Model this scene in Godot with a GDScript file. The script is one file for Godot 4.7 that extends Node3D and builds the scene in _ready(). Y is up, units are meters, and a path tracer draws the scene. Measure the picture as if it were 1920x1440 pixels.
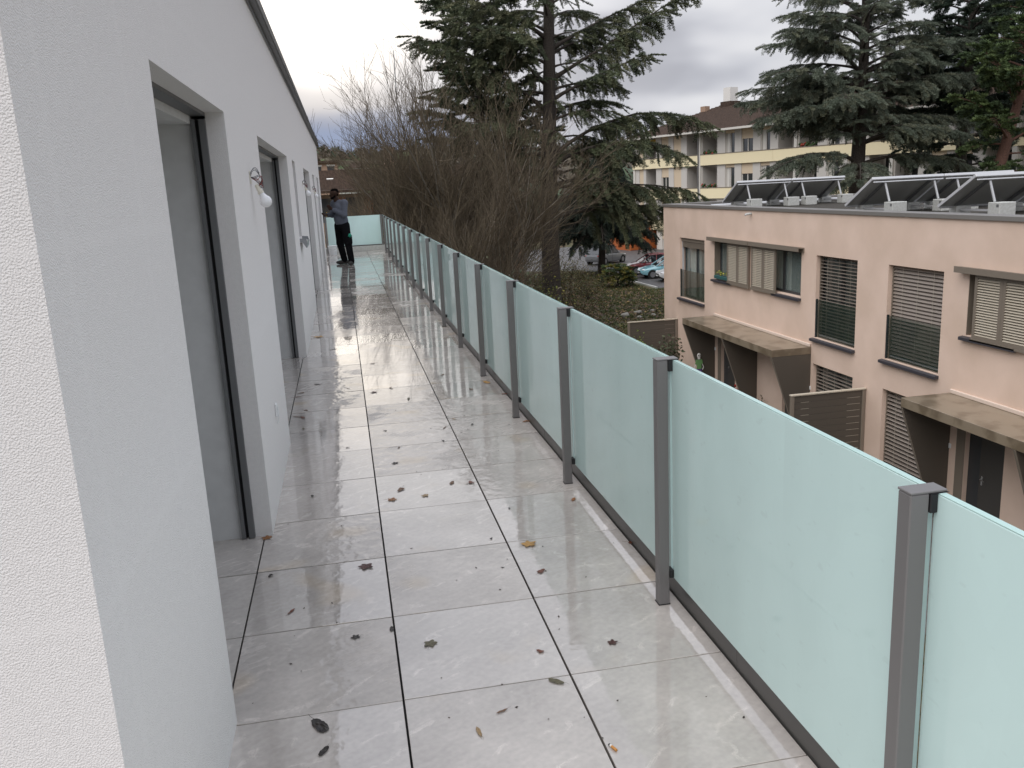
extends Node3D

# ---------------------------------------------------------------- mesh builder
class MB:
	var v := PackedVector3Array()
	var n := PackedVector3Array()
	var t := PackedVector2Array()
	var c := PackedColorArray()
	var col := Color.WHITE
	var xf := Transform3D.IDENTITY
	var uo := Vector2.ZERO

	func tri(a: Vector3, b: Vector3, d: Vector3, na: Vector3, nb: Vector3, nd: Vector3, ta := Vector2.ZERO, tb := Vector2.ZERO, td := Vector2.ZERO) -> void:
		if (d - a).cross(b - a).dot(na + nb + nd) < 0.0:
			var sv := b
			b = d
			d = sv
			sv = nb
			nb = nd
			nd = sv
			var su := tb
			tb = td
			td = su
		v.append(a); v.append(b); v.append(d)
		n.append(na); n.append(nb); n.append(nd)
		t.append(ta); t.append(tb); t.append(td)
		c.append(col); c.append(col); c.append(col)

	func uvof(p: Vector3, nn: Vector3) -> Vector2:
		var a := nn.abs()
		if a.y >= a.x and a.y >= a.z:
			return Vector2(p.x, p.z) + uo
		if a.x >= a.z:
			return Vector2(p.z, -p.y) + uo
		return Vector2(p.x, -p.y) + uo

	# flat triangle facing «out»
	func ft(a: Vector3, b: Vector3, d: Vector3, out: Vector3) -> void:
		var nl := (d - a).cross(b - a)
		if nl.dot(out) < 0.0:
			var s := b
			b = d
			d = s
			nl = -nl
		if nl.length_squared() < 1e-16:
			return
		var ta := uvof(a, nl)
		var tb := uvof(b, nl)
		var td := uvof(d, nl)
		var nn := (xf.basis * nl).normalized()
		tri(xf * a, xf * b, xf * d, nn, nn, nn, ta, tb, td)

	func quad(a: Vector3, b: Vector3, d: Vector3, e: Vector3, out: Vector3) -> void:
		ft(a, b, d, out)
		ft(a, d, e, out)

	func box(lo: Vector3, hi: Vector3) -> void:
		var p := []
		for i in 8:
			p.append(Vector3(hi.x if i & 1 else lo.x, hi.y if i & 2 else lo.y, hi.z if i & 4 else lo.z))
		quad(p[0], p[1], p[3], p[2], Vector3(0, 0, -1))
		quad(p[4], p[5], p[7], p[6], Vector3(0, 0, 1))
		quad(p[0], p[4], p[6], p[2], Vector3(-1, 0, 0))
		quad(p[1], p[5], p[7], p[3], Vector3(1, 0, 0))
		quad(p[0], p[1], p[5], p[4], Vector3(0, -1, 0))
		quad(p[2], p[3], p[7], p[6], Vector3(0, 1, 0))

	# box with chamfered edges
	func cbox(lo: Vector3, hi: Vector3, b := 0.004) -> void:
		var m := (lo + hi) * 0.5
		var h := (hi - lo) * 0.5
		b = minf(b, minf(h.x, minf(h.y, h.z)) * 0.9)
		for ax in 3:
			for s: float in [-1.0, 1.0]:
				var u := (ax + 1) % 3
				var w := (ax + 2) % 3
				var q := []
				for k in [[-1, -1], [1, -1], [1, 1], [-1, 1]]:
					var p := Vector3.ZERO
					p[ax] = s * h[ax]
					p[u] = k[0] * (h[u] - b)
					p[w] = k[1] * (h[w] - b)
					q.append(m + p)
				var o := Vector3.ZERO
				o[ax] = s
				quad(q[0], q[1], q[2], q[3], o)
		for ax in 3:
			var u := (ax + 1) % 3
			var w := (ax + 2) % 3
			for su: float in [-1.0, 1.0]:
				for sw: float in [-1.0, 1.0]:
					var q := []
					for e in [-1.0, 1.0]:
						var p := Vector3.ZERO
						p[ax] = e * (h[ax] - b)
						p[u] = su * h[u]
						p[w] = sw * (h[w] - b)
						q.append(m + p)
						p[u] = su * (h[u] - b)
						p[w] = sw * h[w]
						q.append(m + p)
					var o := Vector3.ZERO
					o[u] = su
					o[w] = sw
					quad(q[0], q[1], q[3], q[2], o)
		for i in 8:
			var s := Vector3(1.0 if i & 1 else -1.0, 1.0 if i & 2 else -1.0, 1.0 if i & 4 else -1.0)
			ft(m + s * Vector3(h.x, h.y - b, h.z - b), m + s * Vector3(h.x - b, h.y, h.z - b), m + s * Vector3(h.x - b, h.y - b, h.z), s)

	# polygon in x-y pushed from z0 to z1
	func prism(poly: PackedVector2Array, z0: float, z1: float) -> void:
		var ix := Geometry2D.triangulate_polygon(poly)
		for i in range(0, ix.size(), 3):
			for z: float in [z0, z1]:
				var pa := poly[ix[i]]
				var pb := poly[ix[i + 1]]
				var pd := poly[ix[i + 2]]
				ft(Vector3(pa.x, pa.y, z), Vector3(pb.x, pb.y, z), Vector3(pd.x, pd.y, z), Vector3(0, 0, -1 if z == minf(z0, z1) else 1))
		var cw := -1.0 if Geometry2D.is_polygon_clockwise(poly) else 1.0
		for i in poly.size():
			var a := poly[i]
			var b := poly[(i + 1) % poly.size()]
			var o := Vector3(b.y - a.y, a.x - b.x, 0) * cw
			quad(Vector3(a.x, a.y, z0), Vector3(b.x, b.y, z0), Vector3(b.x, b.y, z1), Vector3(a.x, a.y, z1), o)

	func tube(pts: Array, rad: Array, sides := 6, caps := true) -> void:
		var prev := []
		var prevn := []
		var side := Vector3.ZERO
		for i in pts.size():
			var p: Vector3 = pts[i]
			var d: Vector3 = (pts[mini(i + 1, pts.size() - 1)] - pts[maxi(i - 1, 0)])
			d = d.normalized()
			if side == Vector3.ZERO:
				side = d.cross(Vector3.UP if absf(d.y) < 0.9 else Vector3.RIGHT).normalized()
			else:
				side = (side - d * side.dot(d)).normalized()
			var up := side.cross(d)
			var ring := []
			var rn := []
			for k in sides:
				var a := TAU * k / sides
				var o := side * cos(a) + up * sin(a)
				rn.append((xf.basis * o).normalized())
				ring.append(xf * (p + o * rad[i]))
			if i > 0:
				for k in sides:
					var k2 := (k + 1) % sides
					var u0 := float(k) / sides
					var u1 := float(k + 1) / sides
					tri(prev[k], ring[k], ring[k2], prevn[k], rn[k], rn[k2], Vector2(u0, i - 1), Vector2(u0, i), Vector2(u1, i))
					tri(prev[k], ring[k2], prev[k2], prevn[k], rn[k2], prevn[k2], Vector2(u0, i - 1), Vector2(u1, i), Vector2(u1, i - 1))
			if caps and (i == 0 or i == pts.size() - 1) and rad[i] > 0.0005:
				var o: Vector3 = (xf.basis * (d * (-1.0 if i == 0 else 1.0))).normalized()
				for k in range(1, sides - 1):
					tri(ring[0], ring[k], ring[k + 1], o, o, o)
			prev = ring
			prevn = rn

	# profile of (radius, height) turned about y
	func lathe(prof: Array, sides := 16) -> void:
		for i in prof.size() - 1:
			var a: Vector2 = prof[i]
			var b: Vector2 = prof[i + 1]
			var e := b - a
			var nn := Vector2(e.y, -e.x).normalized()
			for k in sides:
				var w0 := TAU * k / sides
				var w1 := TAU * (k + 1) / sides
				var n0 := (xf.basis * Vector3(cos(w0) * nn.x, nn.y, sin(w0) * nn.x)).normalized()
				var n1 := (xf.basis * Vector3(cos(w1) * nn.x, nn.y, sin(w1) * nn.x)).normalized()
				var p0 := xf * Vector3(cos(w0) * a.x, a.y, sin(w0) * a.x)
				var p1 := xf * Vector3(cos(w1) * a.x, a.y, sin(w1) * a.x)
				var p2 := xf * Vector3(cos(w1) * b.x, b.y, sin(w1) * b.x)
				var p3 := xf * Vector3(cos(w0) * b.x, b.y, sin(w0) * b.x)
				tri(p0, p1, p2, n0, n1, n1)
				tri(p0, p2, p3, n0, n1, n0)

	func ball(o: Vector3, r: Vector3, rows := 8, cols := 12) -> void:
		for i in rows:
			for k in cols:
				var q := []
				var qn := []
				for e in [[i, k], [i, k + 1], [i + 1, k + 1], [i + 1, k]]:
					var th: float = PI * e[0] / rows
					var ph: float = TAU * e[1] / cols
					var d := Vector3(sin(th) * cos(ph), cos(th), sin(th) * sin(ph))
					q.append(xf * (o + d * r))
					qn.append((xf.basis * (d / r)).normalized())
				tri(q[0], q[1], q[2], qn[0], qn[1], qn[2])
				tri(q[0], q[2], q[3], qn[0], qn[2], qn[3])

	func mesh() -> ArrayMesh:
		var a := []
		a.resize(Mesh.ARRAY_MAX)
		a[Mesh.ARRAY_VERTEX] = v
		a[Mesh.ARRAY_NORMAL] = n
		a[Mesh.ARRAY_TEX_UV] = t
		a[Mesh.ARRAY_COLOR] = c
		var m := ArrayMesh.new()
		if v.size():
			m.add_surface_from_arrays(Mesh.PRIMITIVE_TRIANGLES, a)
		return m


# ---------------------------------------------------------------- nodes
func part(called: String, mb, m: Material, parent: Node3D, at := Vector3.ZERO) -> MeshInstance3D:
	var o := MeshInstance3D.new()
	o.name = called
	o.mesh = mb.mesh() if mb is MB else mb
	o.material_override = m
	o.position = at
	parent.add_child(o, true)
	return o

func tag(o: Node, label: String, category := "", group := "", kind := "") -> void:
	if label:
		o.set_meta("label", label)
	if category:
		o.set_meta("category", category)
	if group:
		o.set_meta("group", group)
	if kind:
		o.set_meta("kind", kind)

func thing(called: String, label: String, category: String, at := Vector3.ZERO, turn := 0.0, group := "") -> Node3D:
	var o := Node3D.new()
	o.name = called
	o.position = at
	o.rotation.y = turn
	add_child(o, true)
	tag(o, label, category, group)
	return o

func struct(called: String, label := "") -> Node3D:
	var o := Node3D.new()
	o.name = called
	add_child(o, true)
	tag(o, label, "", "", "structure")
	return o

func stuff(o: Node) -> Node:
	o.set_meta("kind", "stuff")
	return o

func boxm(lo: Vector3, hi: Vector3, bevel := 0.0) -> MB:
	var b := MB.new()
	if bevel > 0.0:
		b.cbox(lo, hi, bevel)
	else:
		b.box(lo, hi)
	return b

# wall slab in the plane x = X (thickness towards X + dx) with rectangular openings [z0, z1, y0, y1], split into strips
func pierced(b: MB, z0: float, z1: float, y0: float, y1: float, x0: float, x1: float, holes: Array) -> void:
	var zs := [z0, z1]
	for h in holes:
		for z in [h[0], h[1]]:
			if z > z0 and z < z1 and not zs.has(z):
				zs.append(z)
	zs.sort()
	var lo := minf(x0, x1)
	var hi := maxf(x0, x1)
	for i in zs.size() - 1:
		var za: float = zs[i]
		var zb: float = zs[i + 1]
		var zm := (za + zb) * 0.5
		var cuts := []
		for h in holes:
			if h[0] < zm and h[1] > zm:
				cuts.append([h[2], h[3]])
		cuts.sort_custom(func(p, q): return p[0] < q[0])
		var y := y0
		for k in cuts + [[y1, y1]]:
			if k[0] > y + 1e-4:
				for x: float in [lo, hi]:
					b.quad(Vector3(x, y, za), Vector3(x, k[0], za), Vector3(x, k[0], zb), Vector3(x, y, zb), Vector3(-1 if x == lo else 1, 0, 0))
			y = maxf(y, k[1])
	for h in holes:
		b.quad(Vector3(lo, h[2], h[0]), Vector3(lo, h[3], h[0]), Vector3(hi, h[3], h[0]), Vector3(hi, h[2], h[0]), Vector3(0, 0, 1))
		b.quad(Vector3(lo, h[2], h[1]), Vector3(lo, h[3], h[1]), Vector3(hi, h[3], h[1]), Vector3(hi, h[2], h[1]), Vector3(0, 0, -1))
		b.quad(Vector3(lo, h[3], h[0]), Vector3(lo, h[3], h[1]), Vector3(hi, h[3], h[1]), Vector3(hi, h[3], h[0]), Vector3(0, -1, 0))
		if h[2] > y0:
			b.quad(Vector3(lo, h[2], h[0]), Vector3(lo, h[2], h[1]), Vector3(hi, h[2], h[1]), Vector3(hi, h[2], h[0]), Vector3(0, 1, 0))
	for z: float in [z0, z1]:
		b.quad(Vector3(lo, y0, z), Vector3(lo, y1, z), Vector3(hi, y1, z), Vector3(hi, y0, z), Vector3(0, 0, -1 if z == z0 else 1))
	b.quad(Vector3(lo, y1, z0), Vector3(lo, y1, z1), Vector3(hi, y1, z1), Vector3(hi, y1, z0), Vector3(0, 1, 0))

func multi(called: String, m: Mesh, mt: Material, xs: Array, cols: Array, parent: Node3D) -> MultiMeshInstance3D:
	var mm := MultiMesh.new()
	mm.transform_format = MultiMesh.TRANSFORM_3D
	mm.use_colors = cols.size() > 0
	mm.mesh = m
	mm.instance_count = xs.size()
	for i in xs.size():
		mm.set_instance_transform(i, xs[i])
	for i in cols.size():
		mm.set_instance_color(i, cols[i])
	var o := MultiMeshInstance3D.new()
	o.name = called
	o.multimesh = mm
	o.material_override = mt
	parent.add_child(o, true)
	stuff(o)
	return o

# ---------------------------------------------------------------- materials
var M := {}

func lin(r: float, g: float, b: float) -> Color:
	return Color(r, g, b).linear_to_srgb()

func mat(called: String, color: Color, rough := 0.7, metal := 0.0) -> StandardMaterial3D:
	var m := StandardMaterial3D.new()
	m.resource_name = called
	m.albedo_color = color
	m.roughness = rough
	m.metallic = metal
	M[called] = m
	return m

func noise(freq: float, oct := 4, sd := 1, kind := FastNoiseLite.TYPE_SIMPLEX_SMOOTH) -> FastNoiseLite:
	var f := FastNoiseLite.new()
	f.noise_type = kind
	f.frequency = freq
	f.fractal_octaves = oct
	f.seed = sd
	return f

func noisetex(freq: float, oct: int, sd: int, lo: Color, hi: Color, size := 512, mid = null) -> NoiseTexture2D:
	var x := NoiseTexture2D.new()
	x.width = size
	x.height = size
	x.seamless = true
	x.noise = noise(freq, oct, sd)
	var g := Gradient.new()
	g.set_color(0, lo)
	g.set_color(1, hi)
	g.set_offset(0, 0.2)
	g.set_offset(1, 0.8)
	if mid != null:
		g.add_point(0.5, mid)
	x.color_ramp = g
	return x

func normtex(freq: float, oct: int, sd: int, strength: float, size := 512) -> NoiseTexture2D:
	var x := NoiseTexture2D.new()
	x.width = size
	x.height = size
	x.seamless = true
	x.noise = noise(freq, oct, sd)
	x.as_normal_map = true
	x.bump_strength = strength
	return x

func tri_mat(m: StandardMaterial3D, scale: float) -> StandardMaterial3D:
	m.uv1_triplanar = true
	m.uv1_world_triplanar = true
	m.uv1_scale = Vector3.ONE * scale
	return m

func stone_images(size: int) -> Array:
	var al := Image.create(size, size, false, Image.FORMAT_RGB8)
	var ro := Image.create(size, size, false, Image.FORMAT_RGB8)
	var n1 := noise(0.006, 5, 11)
	var n2 := noise(0.012, 4, 23)
	var n3 := noise(0.05, 3, 31)
	var n4 := noise(0.004, 3, 47)
	var n5 := noise(0.11, 2, 53)
	n2.domain_warp_enabled = true
	n2.domain_warp_amplitude = 50.0
	n2.domain_warp_frequency = 0.008
	n2.fractal_type = FastNoiseLite.FRACTAL_RIDGED
	var k := 768.0 / size
	for y in size:
		for x in size:
			var fx := x * k
			var fy := y * k
			var a := fx * 0.5 + fy * 0.86
			var b := (fy * 0.5 - fx * 0.86) * 0.5
			var base := n1.get_noise_2d(fx, fy)
			var vein := n2.get_noise_2d(a * 0.9, b * 1.2)
			var fine := n3.get_noise_2d(a * 1.6, b)
			var warm := n4.get_noise_2d(fx + 400.0, fy)
			var g := 0.705 + base * 0.06 + fine * 0.022 + n5.get_noise_2d(fx, fy) * 0.022
			var vv := smoothstep(0.62, 0.97, vein)
			g += vv * 0.085
			var st := smoothstep(0.30, 0.6, warm) * 0.05
			al.set_pixel(x, y, Color(g * 1.025 + st * 0.3, g * 0.985 - st * 0.1, g * 0.95 - st * 0.7))
			var dry := smoothstep(0.1, 0.5, n4.get_noise_2d(fx * 1.4, fy * 1.4 + 900.0) + fine * 0.35)
			var rr := 0.02 + 0.13 * dry
			ro.set_pixel(x, y, Color(rr, rr, rr))
	return [ImageTexture.create_from_image(al), ImageTexture.create_from_image(ro)]

func smear_image() -> ImageTexture:
	var im := Image.create(768, 768, false, Image.FORMAT_RGB8)
	var n1 := noise(0.006, 3, 66)
	var n2 := noise(0.03, 3, 67)
	for y in 768:
		for x in 768:
			var g := 0.985 + 0.02 * n1.get_noise_2d(x, y * 0.5)
			var s := smoothstep(0.50, 0.66, n2.get_noise_2d(x * 0.8, y * 1.6)) * 0.022
			g = clampf(g - s, 0.0, 1.0)
			im.set_pixel(x, y, Color(g, g, g))
	return ImageTexture.create_from_image(im)

func make_materials() -> void:
	var st := stone_images(1024)
	var m := mat("wet_stone", Color.WHITE, 1.0)
	m.albedo_texture = st[0]
	m.roughness_texture = st[1]
	m.metallic_specular = 0.62
	m.clearcoat_enabled = true
	m.clearcoat = 0.8
	m.clearcoat_roughness = 0.012
	m.uv1_scale = Vector3(0.4, 0.4, 0.4)
	m.normal_enabled = true
	m.normal_texture = normtex(0.055, 3, 5, 3.0, 512)
	m.normal_scale = 0.05
	for i in 3:
		var w: StandardMaterial3D = m.duplicate()
		w.metallic_specular = [0.55, 0.5, 0.45][i]
		w.clearcoat = [0.45, 0.15, 0.0][i]
		w.clearcoat_enabled = i < 2
		w.roughness = [1.3, 2.0, 2.9][i]
		w.normal_scale = [0.05, 0.08, 0.12][i]
		M["wet_stone_%d" % (i + 1)] = w
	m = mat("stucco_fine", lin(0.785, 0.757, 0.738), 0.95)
	m.heightmap_enabled = true
	m.heightmap_texture = noisetex(0.13, 3, 8, Color.BLACK, Color.WHITE, 1024)
	m.heightmap_scale = 0.13
	m.albedo_texture = noisetex(0.05, 5, 81, Color(0.985, 0.985, 0.985), Color(1, 1, 1), 512)
	tri_mat(m, 1.5)
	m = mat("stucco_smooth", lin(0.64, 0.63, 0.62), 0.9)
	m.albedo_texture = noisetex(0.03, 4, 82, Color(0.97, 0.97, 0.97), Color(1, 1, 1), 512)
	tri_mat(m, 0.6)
	m = mat("joint_dark", lin(0.02, 0.02, 0.02), 0.8)
	m = mat("post_metal", lin(0.155, 0.148, 0.146), 0.42, 0.0)
	m.metallic_specular = 0.6
	m = mat("profile_metal", lin(0.10, 0.097, 0.092), 0.33, 0.25)
	m = mat("seam", lin(0.3, 0.3, 0.29), 0.4, 0.5)
	m = mat("rubber", lin(0.012, 0.012, 0.013), 0.6)
	m = mat("frosted_glass", lin(0.675, 0.865, 0.84), 0.025)
	m.backlight_enabled = true
	m.backlight = Color(0.34, 0.40, 0.39)
	m.metallic_specular = 0.55
	m.albedo_texture = smear_image()
	tri_mat(m, 0.45)
	m = mat("glass_edge", lin(0.50, 0.68, 0.645), 0.1)
	m.backlight_enabled = true
	m.backlight = Color(0.4, 0.5, 0.48)
	m = mat("coping_metal", lin(0.075, 0.075, 0.075), 0.45, 0.3)
	m = mat("rail_metal", lin(0.15, 0.15, 0.152), 0.5, 0.2)
	m = mat("slot_black", lin(0.008, 0.008, 0.008), 0.8)
	m = mat("frame_grey", lin(0.035, 0.037, 0.04), 0.45)
	m = mat("sill_metal", lin(0.32, 0.33, 0.34), 0.3, 0.6)
	m = mat("room_dark", lin(0.10, 0.10, 0.10), 0.9)
	m = mat("window_glass", Color(0.8, 0.88, 0.86, 0.12), 0.02)
	m.transparency = BaseMaterial3D.TRANSPARENCY_ALPHA
	m = mat("white_plastic", lin(0.78, 0.78, 0.78), 0.3)
	m = mat("bulb_white", lin(0.85, 0.85, 0.86), 0.25)
	m = mat("cream_plastic", lin(0.72, 0.68, 0.58), 0.4)
	m = mat("wire_red", lin(0.25, 0.06, 0.05), 0.5)
	m = mat("wire_grey", lin(0.12, 0.12, 0.13), 0.5)
	m = mat("house_plaster", lin(0.74, 0.565, 0.46), 0.95)
	m.albedo_texture = noisetex(0.012, 5, 17, Color(0.955, 0.95, 0.94), Color(1, 1, 1), 512)
	tri_mat(m, 0.12)

	m.heightmap_enabled = true
	m.heightmap_texture = noisetex(0.12, 3, 88, Color.BLACK, Color.WHITE, 512)
	m.heightmap_scale = 0.06
	m = mat("house_pale", lin(0.70, 0.57, 0.48), 0.9)
	m = mat("house_coping", lin(0.24, 0.225, 0.21), 0.4, 0.3)
	m = mat("taupe", lin(0.20, 0.165, 0.13), 0.55)
	m = mat("taupe_dark", lin(0.085, 0.07, 0.055), 0.6)
	m = mat("taupe_wet", lin(0.25, 0.20, 0.145), 0.28)
	m.albedo_texture = noisetex(0.012, 4, 91, Color(0.80, 0.785, 0.76), Color(1, 1, 1), 512, Color(0.99, 0.99, 0.985))
	tri_mat(m, 0.22)
	m = mat("taupe_slat", lin(0.50, 0.44, 0.35), 0.5)
	m = mat("blind_slat", lin(0.27, 0.225, 0.19), 0.4, 0.1)
	m = mat("slate_sill", lin(0.045, 0.042, 0.05), 0.5)
	m = mat("curtain", lin(0.42, 0.45, 0.42), 0.9)
	m = mat("green_glass", Color(0.17, 0.25, 0.22, 0.28), 0.03)
	m.transparency = BaseMaterial3D.TRANSPARENCY_ALPHA
	m = mat("door_grey", lin(0.055, 0.05, 0.045), 0.5)
	m = mat("steel", lin(0.55, 0.55, 0.55), 0.25, 0.9)
	m = mat("aluminium", lin(0.55, 0.55, 0.56), 0.35, 0.15)
	m = mat("collector_back", lin(0.42, 0.42, 0.40), 0.25)
	m = mat("concrete_light", lin(0.52, 0.52, 0.50), 0.9)
	m.albedo_texture = noisetex(0.05, 4, 19, Color(0.93, 0.93, 0.92), Color(1, 1, 1), 256)
	tri_mat(m, 1.0)
	m = mat("roof_gravel", lin(0.07, 0.058, 0.045), 0.95)
	m.albedo_texture = noisetex(0.06, 5, 29, Color(0.5, 0.5, 0.45), Color(1, 1, 1), 512)
	tri_mat(m, 0.5)
	m = mat("lawn", Color.WHITE, 0.95)
	m.albedo_texture = noisetex(0.012, 6, 37, lin(0.050, 0.065, 0.018), lin(0.105, 0.065, 0.038), 1024, lin(0.075, 0.06, 0.024))
	tri_mat(m, 0.045)
	m = mat("asphalt", lin(0.105, 0.098, 0.095), 0.6)
	m.albedo_texture = noisetex(0.02, 5, 41, Color(0.8, 0.8, 0.8), Color(1, 1, 1), 512)
	tri_mat(m, 0.2)
	m = mat("paving", lin(0.16, 0.15, 0.14), 0.7)
	m.albedo_texture = noisetex(0.03, 4, 43, Color(0.8, 0.8, 0.8), Color(1, 1, 1), 512)
	tri_mat(m, 0.5)
	m = mat("hillside", Color.WHITE, 1.0)
	m.vertex_color_use_as_albedo = true
	m = mat("leafy", Color.WHITE, 0.65)
	m.vertex_color_use_as_albedo = true
	m.backlight_enabled = true
	m.backlight = Color(0.25, 0.3, 0.15)
	m = mat("needles", Color.WHITE, 0.75)
	m.vertex_color_use_as_albedo = true
	m = mat("bark_dark", lin(0.105, 0.085, 0.07), 0.95)
	m.albedo_texture = noisetex(0.05, 4, 59, Color(0.55, 0.55, 0.55), Color(1, 1, 1), 512)
	tri_mat(m, 0.8)
	m.heightmap_enabled = true
	m.heightmap_texture = noisetex(0.04, 4, 60, Color.BLACK, Color.WHITE, 512)
	m.heightmap_scale = 3.0
	m = mat("bark_red", lin(0.20, 0.105, 0.075), 0.95)
	m.albedo_texture = noisetex(0.04, 4, 61, Color(0.6, 0.6, 0.6), Color(1, 1, 1), 512)
	tri_mat(m, 0.8)
	m = mat("twig", Color.WHITE, 0.9)
	m.vertex_color_use_as_albedo = true
	m = mat("apt_yellow", lin(0.86, 0.75, 0.50), 0.9)
	m = mat("apt_white", lin(0.62, 0.59, 0.54), 0.9)
	m = mat("apt_panel", lin(0.56, 0.53, 0.49), 0.9)
	m = mat("apt_shutter", lin(0.62, 0.50, 0.36), 0.8)
	m = mat("apt_grey", lin(0.13, 0.125, 0.13), 0.9)
	m = mat("roof_tile", lin(0.085, 0.052, 0.035), 0.9)
	m.albedo_texture = noisetex(0.03, 5, 71, Color(0.65, 0.62, 0.6), Color(1, 1, 1), 512)
	tri_mat(m, 0.3)
	m = mat("awning_yellow", lin(0.62, 0.42, 0.06), 0.8)
	m = mat("garage_wood", lin(0.36, 0.095, 0.022), 0.7)
	m = mat("tan_wall", lin(0.36, 0.24, 0.17), 0.9)
	m = mat("skylight", lin(0.9, 0.9, 0.88), 0.04, 0.9)
	m = mat("tyre", lin(0.012, 0.012, 0.012), 0.8)
	m = mat("rim", lin(0.4, 0.4, 0.42), 0.35, 0.7)
	m = mat("car_glass", lin(0.02, 0.022, 0.025), 0.05)
	m.metallic_specular = 0.9
	m = mat("car_lamp", lin(0.7, 0.7, 0.72), 0.15)
	m = mat("car_trim", lin(0.02, 0.02, 0.02), 0.5)
	for k in [["silver", 0.17, 0.175, 0.18], ["red", 0.22, 0.012, 0.018], ["blue", 0.20, 0.42, 0.48], ["white", 0.6, 0.6, 0.6]]:
		m = mat("paint_" + k[0], lin(k[1], k[2], k[3]), 0.3)
		m.clearcoat_enabled = true
		m.clearcoat = 1.0
		m.clearcoat_roughness = 0.05
	m = mat("skin", lin(0.042, 0.023, 0.016), 0.6)
	m.metallic_specular = 0.25
	m = mat("hair", lin(0.005, 0.004, 0.004), 0.95)
	m.metallic_specular = 0.1
	m = mat("sweater", lin(0.105, 0.115, 0.145), 0.95)
	m.albedo_texture = noisetex(0.08, 3, 77, Color(0.8, 0.8, 0.8), Color(1, 1, 1), 256)
	tri_mat(m, 3.0)
	m = mat("trousers", lin(0.008, 0.008, 0.009), 0.95)
	m.metallic_specular = 0.12
	m = mat("boots", lin(0.022, 0.018, 0.016), 0.6)
	m = mat("cloth_green", lin(0.02, 0.25, 0.16), 0.8)
	m = mat("stone_pale", lin(0.34, 0.32, 0.28), 0.9)
	m = mat("leaf_dry", Color.WHITE, 0.45)
	m.vertex_color_use_as_albedo = true
	m = mat("orange_filter", lin(0.55, 0.25, 0.07), 0.8)
	m = mat("paper_white", lin(0.8, 0.78, 0.74), 0.8)
	m = mat("ash", lin(0.03, 0.03, 0.03), 0.9)
	m = mat("teal", lin(0.03, 0.10, 0.10), 0.6)
	m = mat("deco_green", lin(0.16, 0.33, 0.12), 0.8)
	m = mat("deco_purple", lin(0.12, 0.06, 0.2), 0.8)
	m = mat("deco_red", lin(0.35, 0.03, 0.02), 0.7)
	m = mat("chimney_white", lin(0.75, 0.72, 0.68), 0.9)
	m = mat("mast", lin(0.3, 0.3, 0.3), 0.4, 0.5)

# ---------------------------------------------------------------- sky
func sky_texture() -> ImageTexture:
	var w := 1280
	var h := 640
	var im := Image.create(w, h, false, Image.FORMAT_RGBF)
	var n1 := noise(1.6, 5, 101)
	var n2 := noise(3.4, 4, 113)
	var warm := Vector3(0.005, 0.20, -1.0).normalized()
	for y in h:
		var el := (0.5 - (y + 0.5) / h) * PI
		var sy := sin(el)
		var cy := cos(el)
		for x in w:
			var az := wrapf((x + 0.5) / w * TAU, -PI, PI)
			var d := Vector3(sin(az) * cy, sy, -cos(az) * cy)
			if sy < -0.02:
				im.set_pixel(x, y, Color(0.16, 0.155, 0.145))
				continue
			# cloud deck seen in perspective
			var s := 1.0 / (maxf(sy, 0.0) + 0.16)
			var a := n1.get_noise_3d(d.x * s * 0.42, d.z * s * 0.42, 0.0)
			var b := n2.get_noise_3d(d.x * s * 0.45 + 7.0, d.z * s * 0.45, 3.0)
			var k := 0.60 + 0.90 * smoothstep(0.07, 0.9, sy)
			var dens := smoothstep(-0.4, 0.45, a + b * 0.5)
			k *= lerpf(1.20, 0.64, dens)
			var c := Vector3(0.965, 0.985, 1.04).lerp(Vector3(0.90, 0.96, 1.12), dens) * k
			# veiled sun low in the south
			var g := maxf(d.dot(warm), 0.0)
			c += Vector3(0.46, 0.385, 0.27) * pow(g, 260.0) * 1.9 + Vector3(0.26, 0.225, 0.19) * pow(g, 12.0)
			# dark blue rain cloud hugging the horizon beyond the hill
			var low := (1.0 - smoothstep(0.055, 0.098, sy + b * 0.02 + maxf(absf(az) - 0.1, 0.0) * 0.12)) * (1.0 - smoothstep(0.06, 0.24, az)) * (1.0 - smoothstep(0.5, 0.9, -az))
			c = c.lerp(Vector3(0.19, 0.25, 0.40), low * 0.94)
			# a lighter break low to the right
			im.set_pixel(x, y, Color(c.x, c.y, c.z))
	return ImageTexture.create_from_image(im)

# ---------------------------------------------------------------- the terrace and the white building
const WX := -0.488          # face of the white wall
const JX := [-0.528, 0.064, 0.654, 1.226]
const ROW0 := -3.919
const ROW := 0.6094

func build_terrace() -> void:
	var fl := struct("terrace_floor", "wet terrace floor of large pale grey stone tiles with open black joints")
	part("sub_floor", boxm(Vector3(-12, -0.40, -26.6), Vector3(1.30, -0.032, 3.0)), M.joint_dark, fl)
	var r := RandomNumberGenerator.new()
	r.seed = 5
	var cols := [[-1.12, JX[0]], [JX[0], JX[1]], [JX[1], JX[2]], [JX[2], JX[3]]]
	for k in range(-7, 38):
		var z0 := ROW0 - ROW * k            # near edge
		var z1 := z0 - ROW                  # far edge
		if z1 < -26.12:
			z1 = -26.12
		for ci in 4:
			var xa: float = cols[ci][0]
			var xb: float = cols[ci][1]
			if z0 < -26.1:
				continue
			tile(fl, xa, xb, z1, z0, r)
	for k in range(-7, -4):
		for ci in 3:
			var xb := -1.12 - 0.592 * ci
			tile(fl, xb - 0.592, xb, ROW0 - ROW * (k + 1), ROW0 - ROW * k, r)

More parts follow.
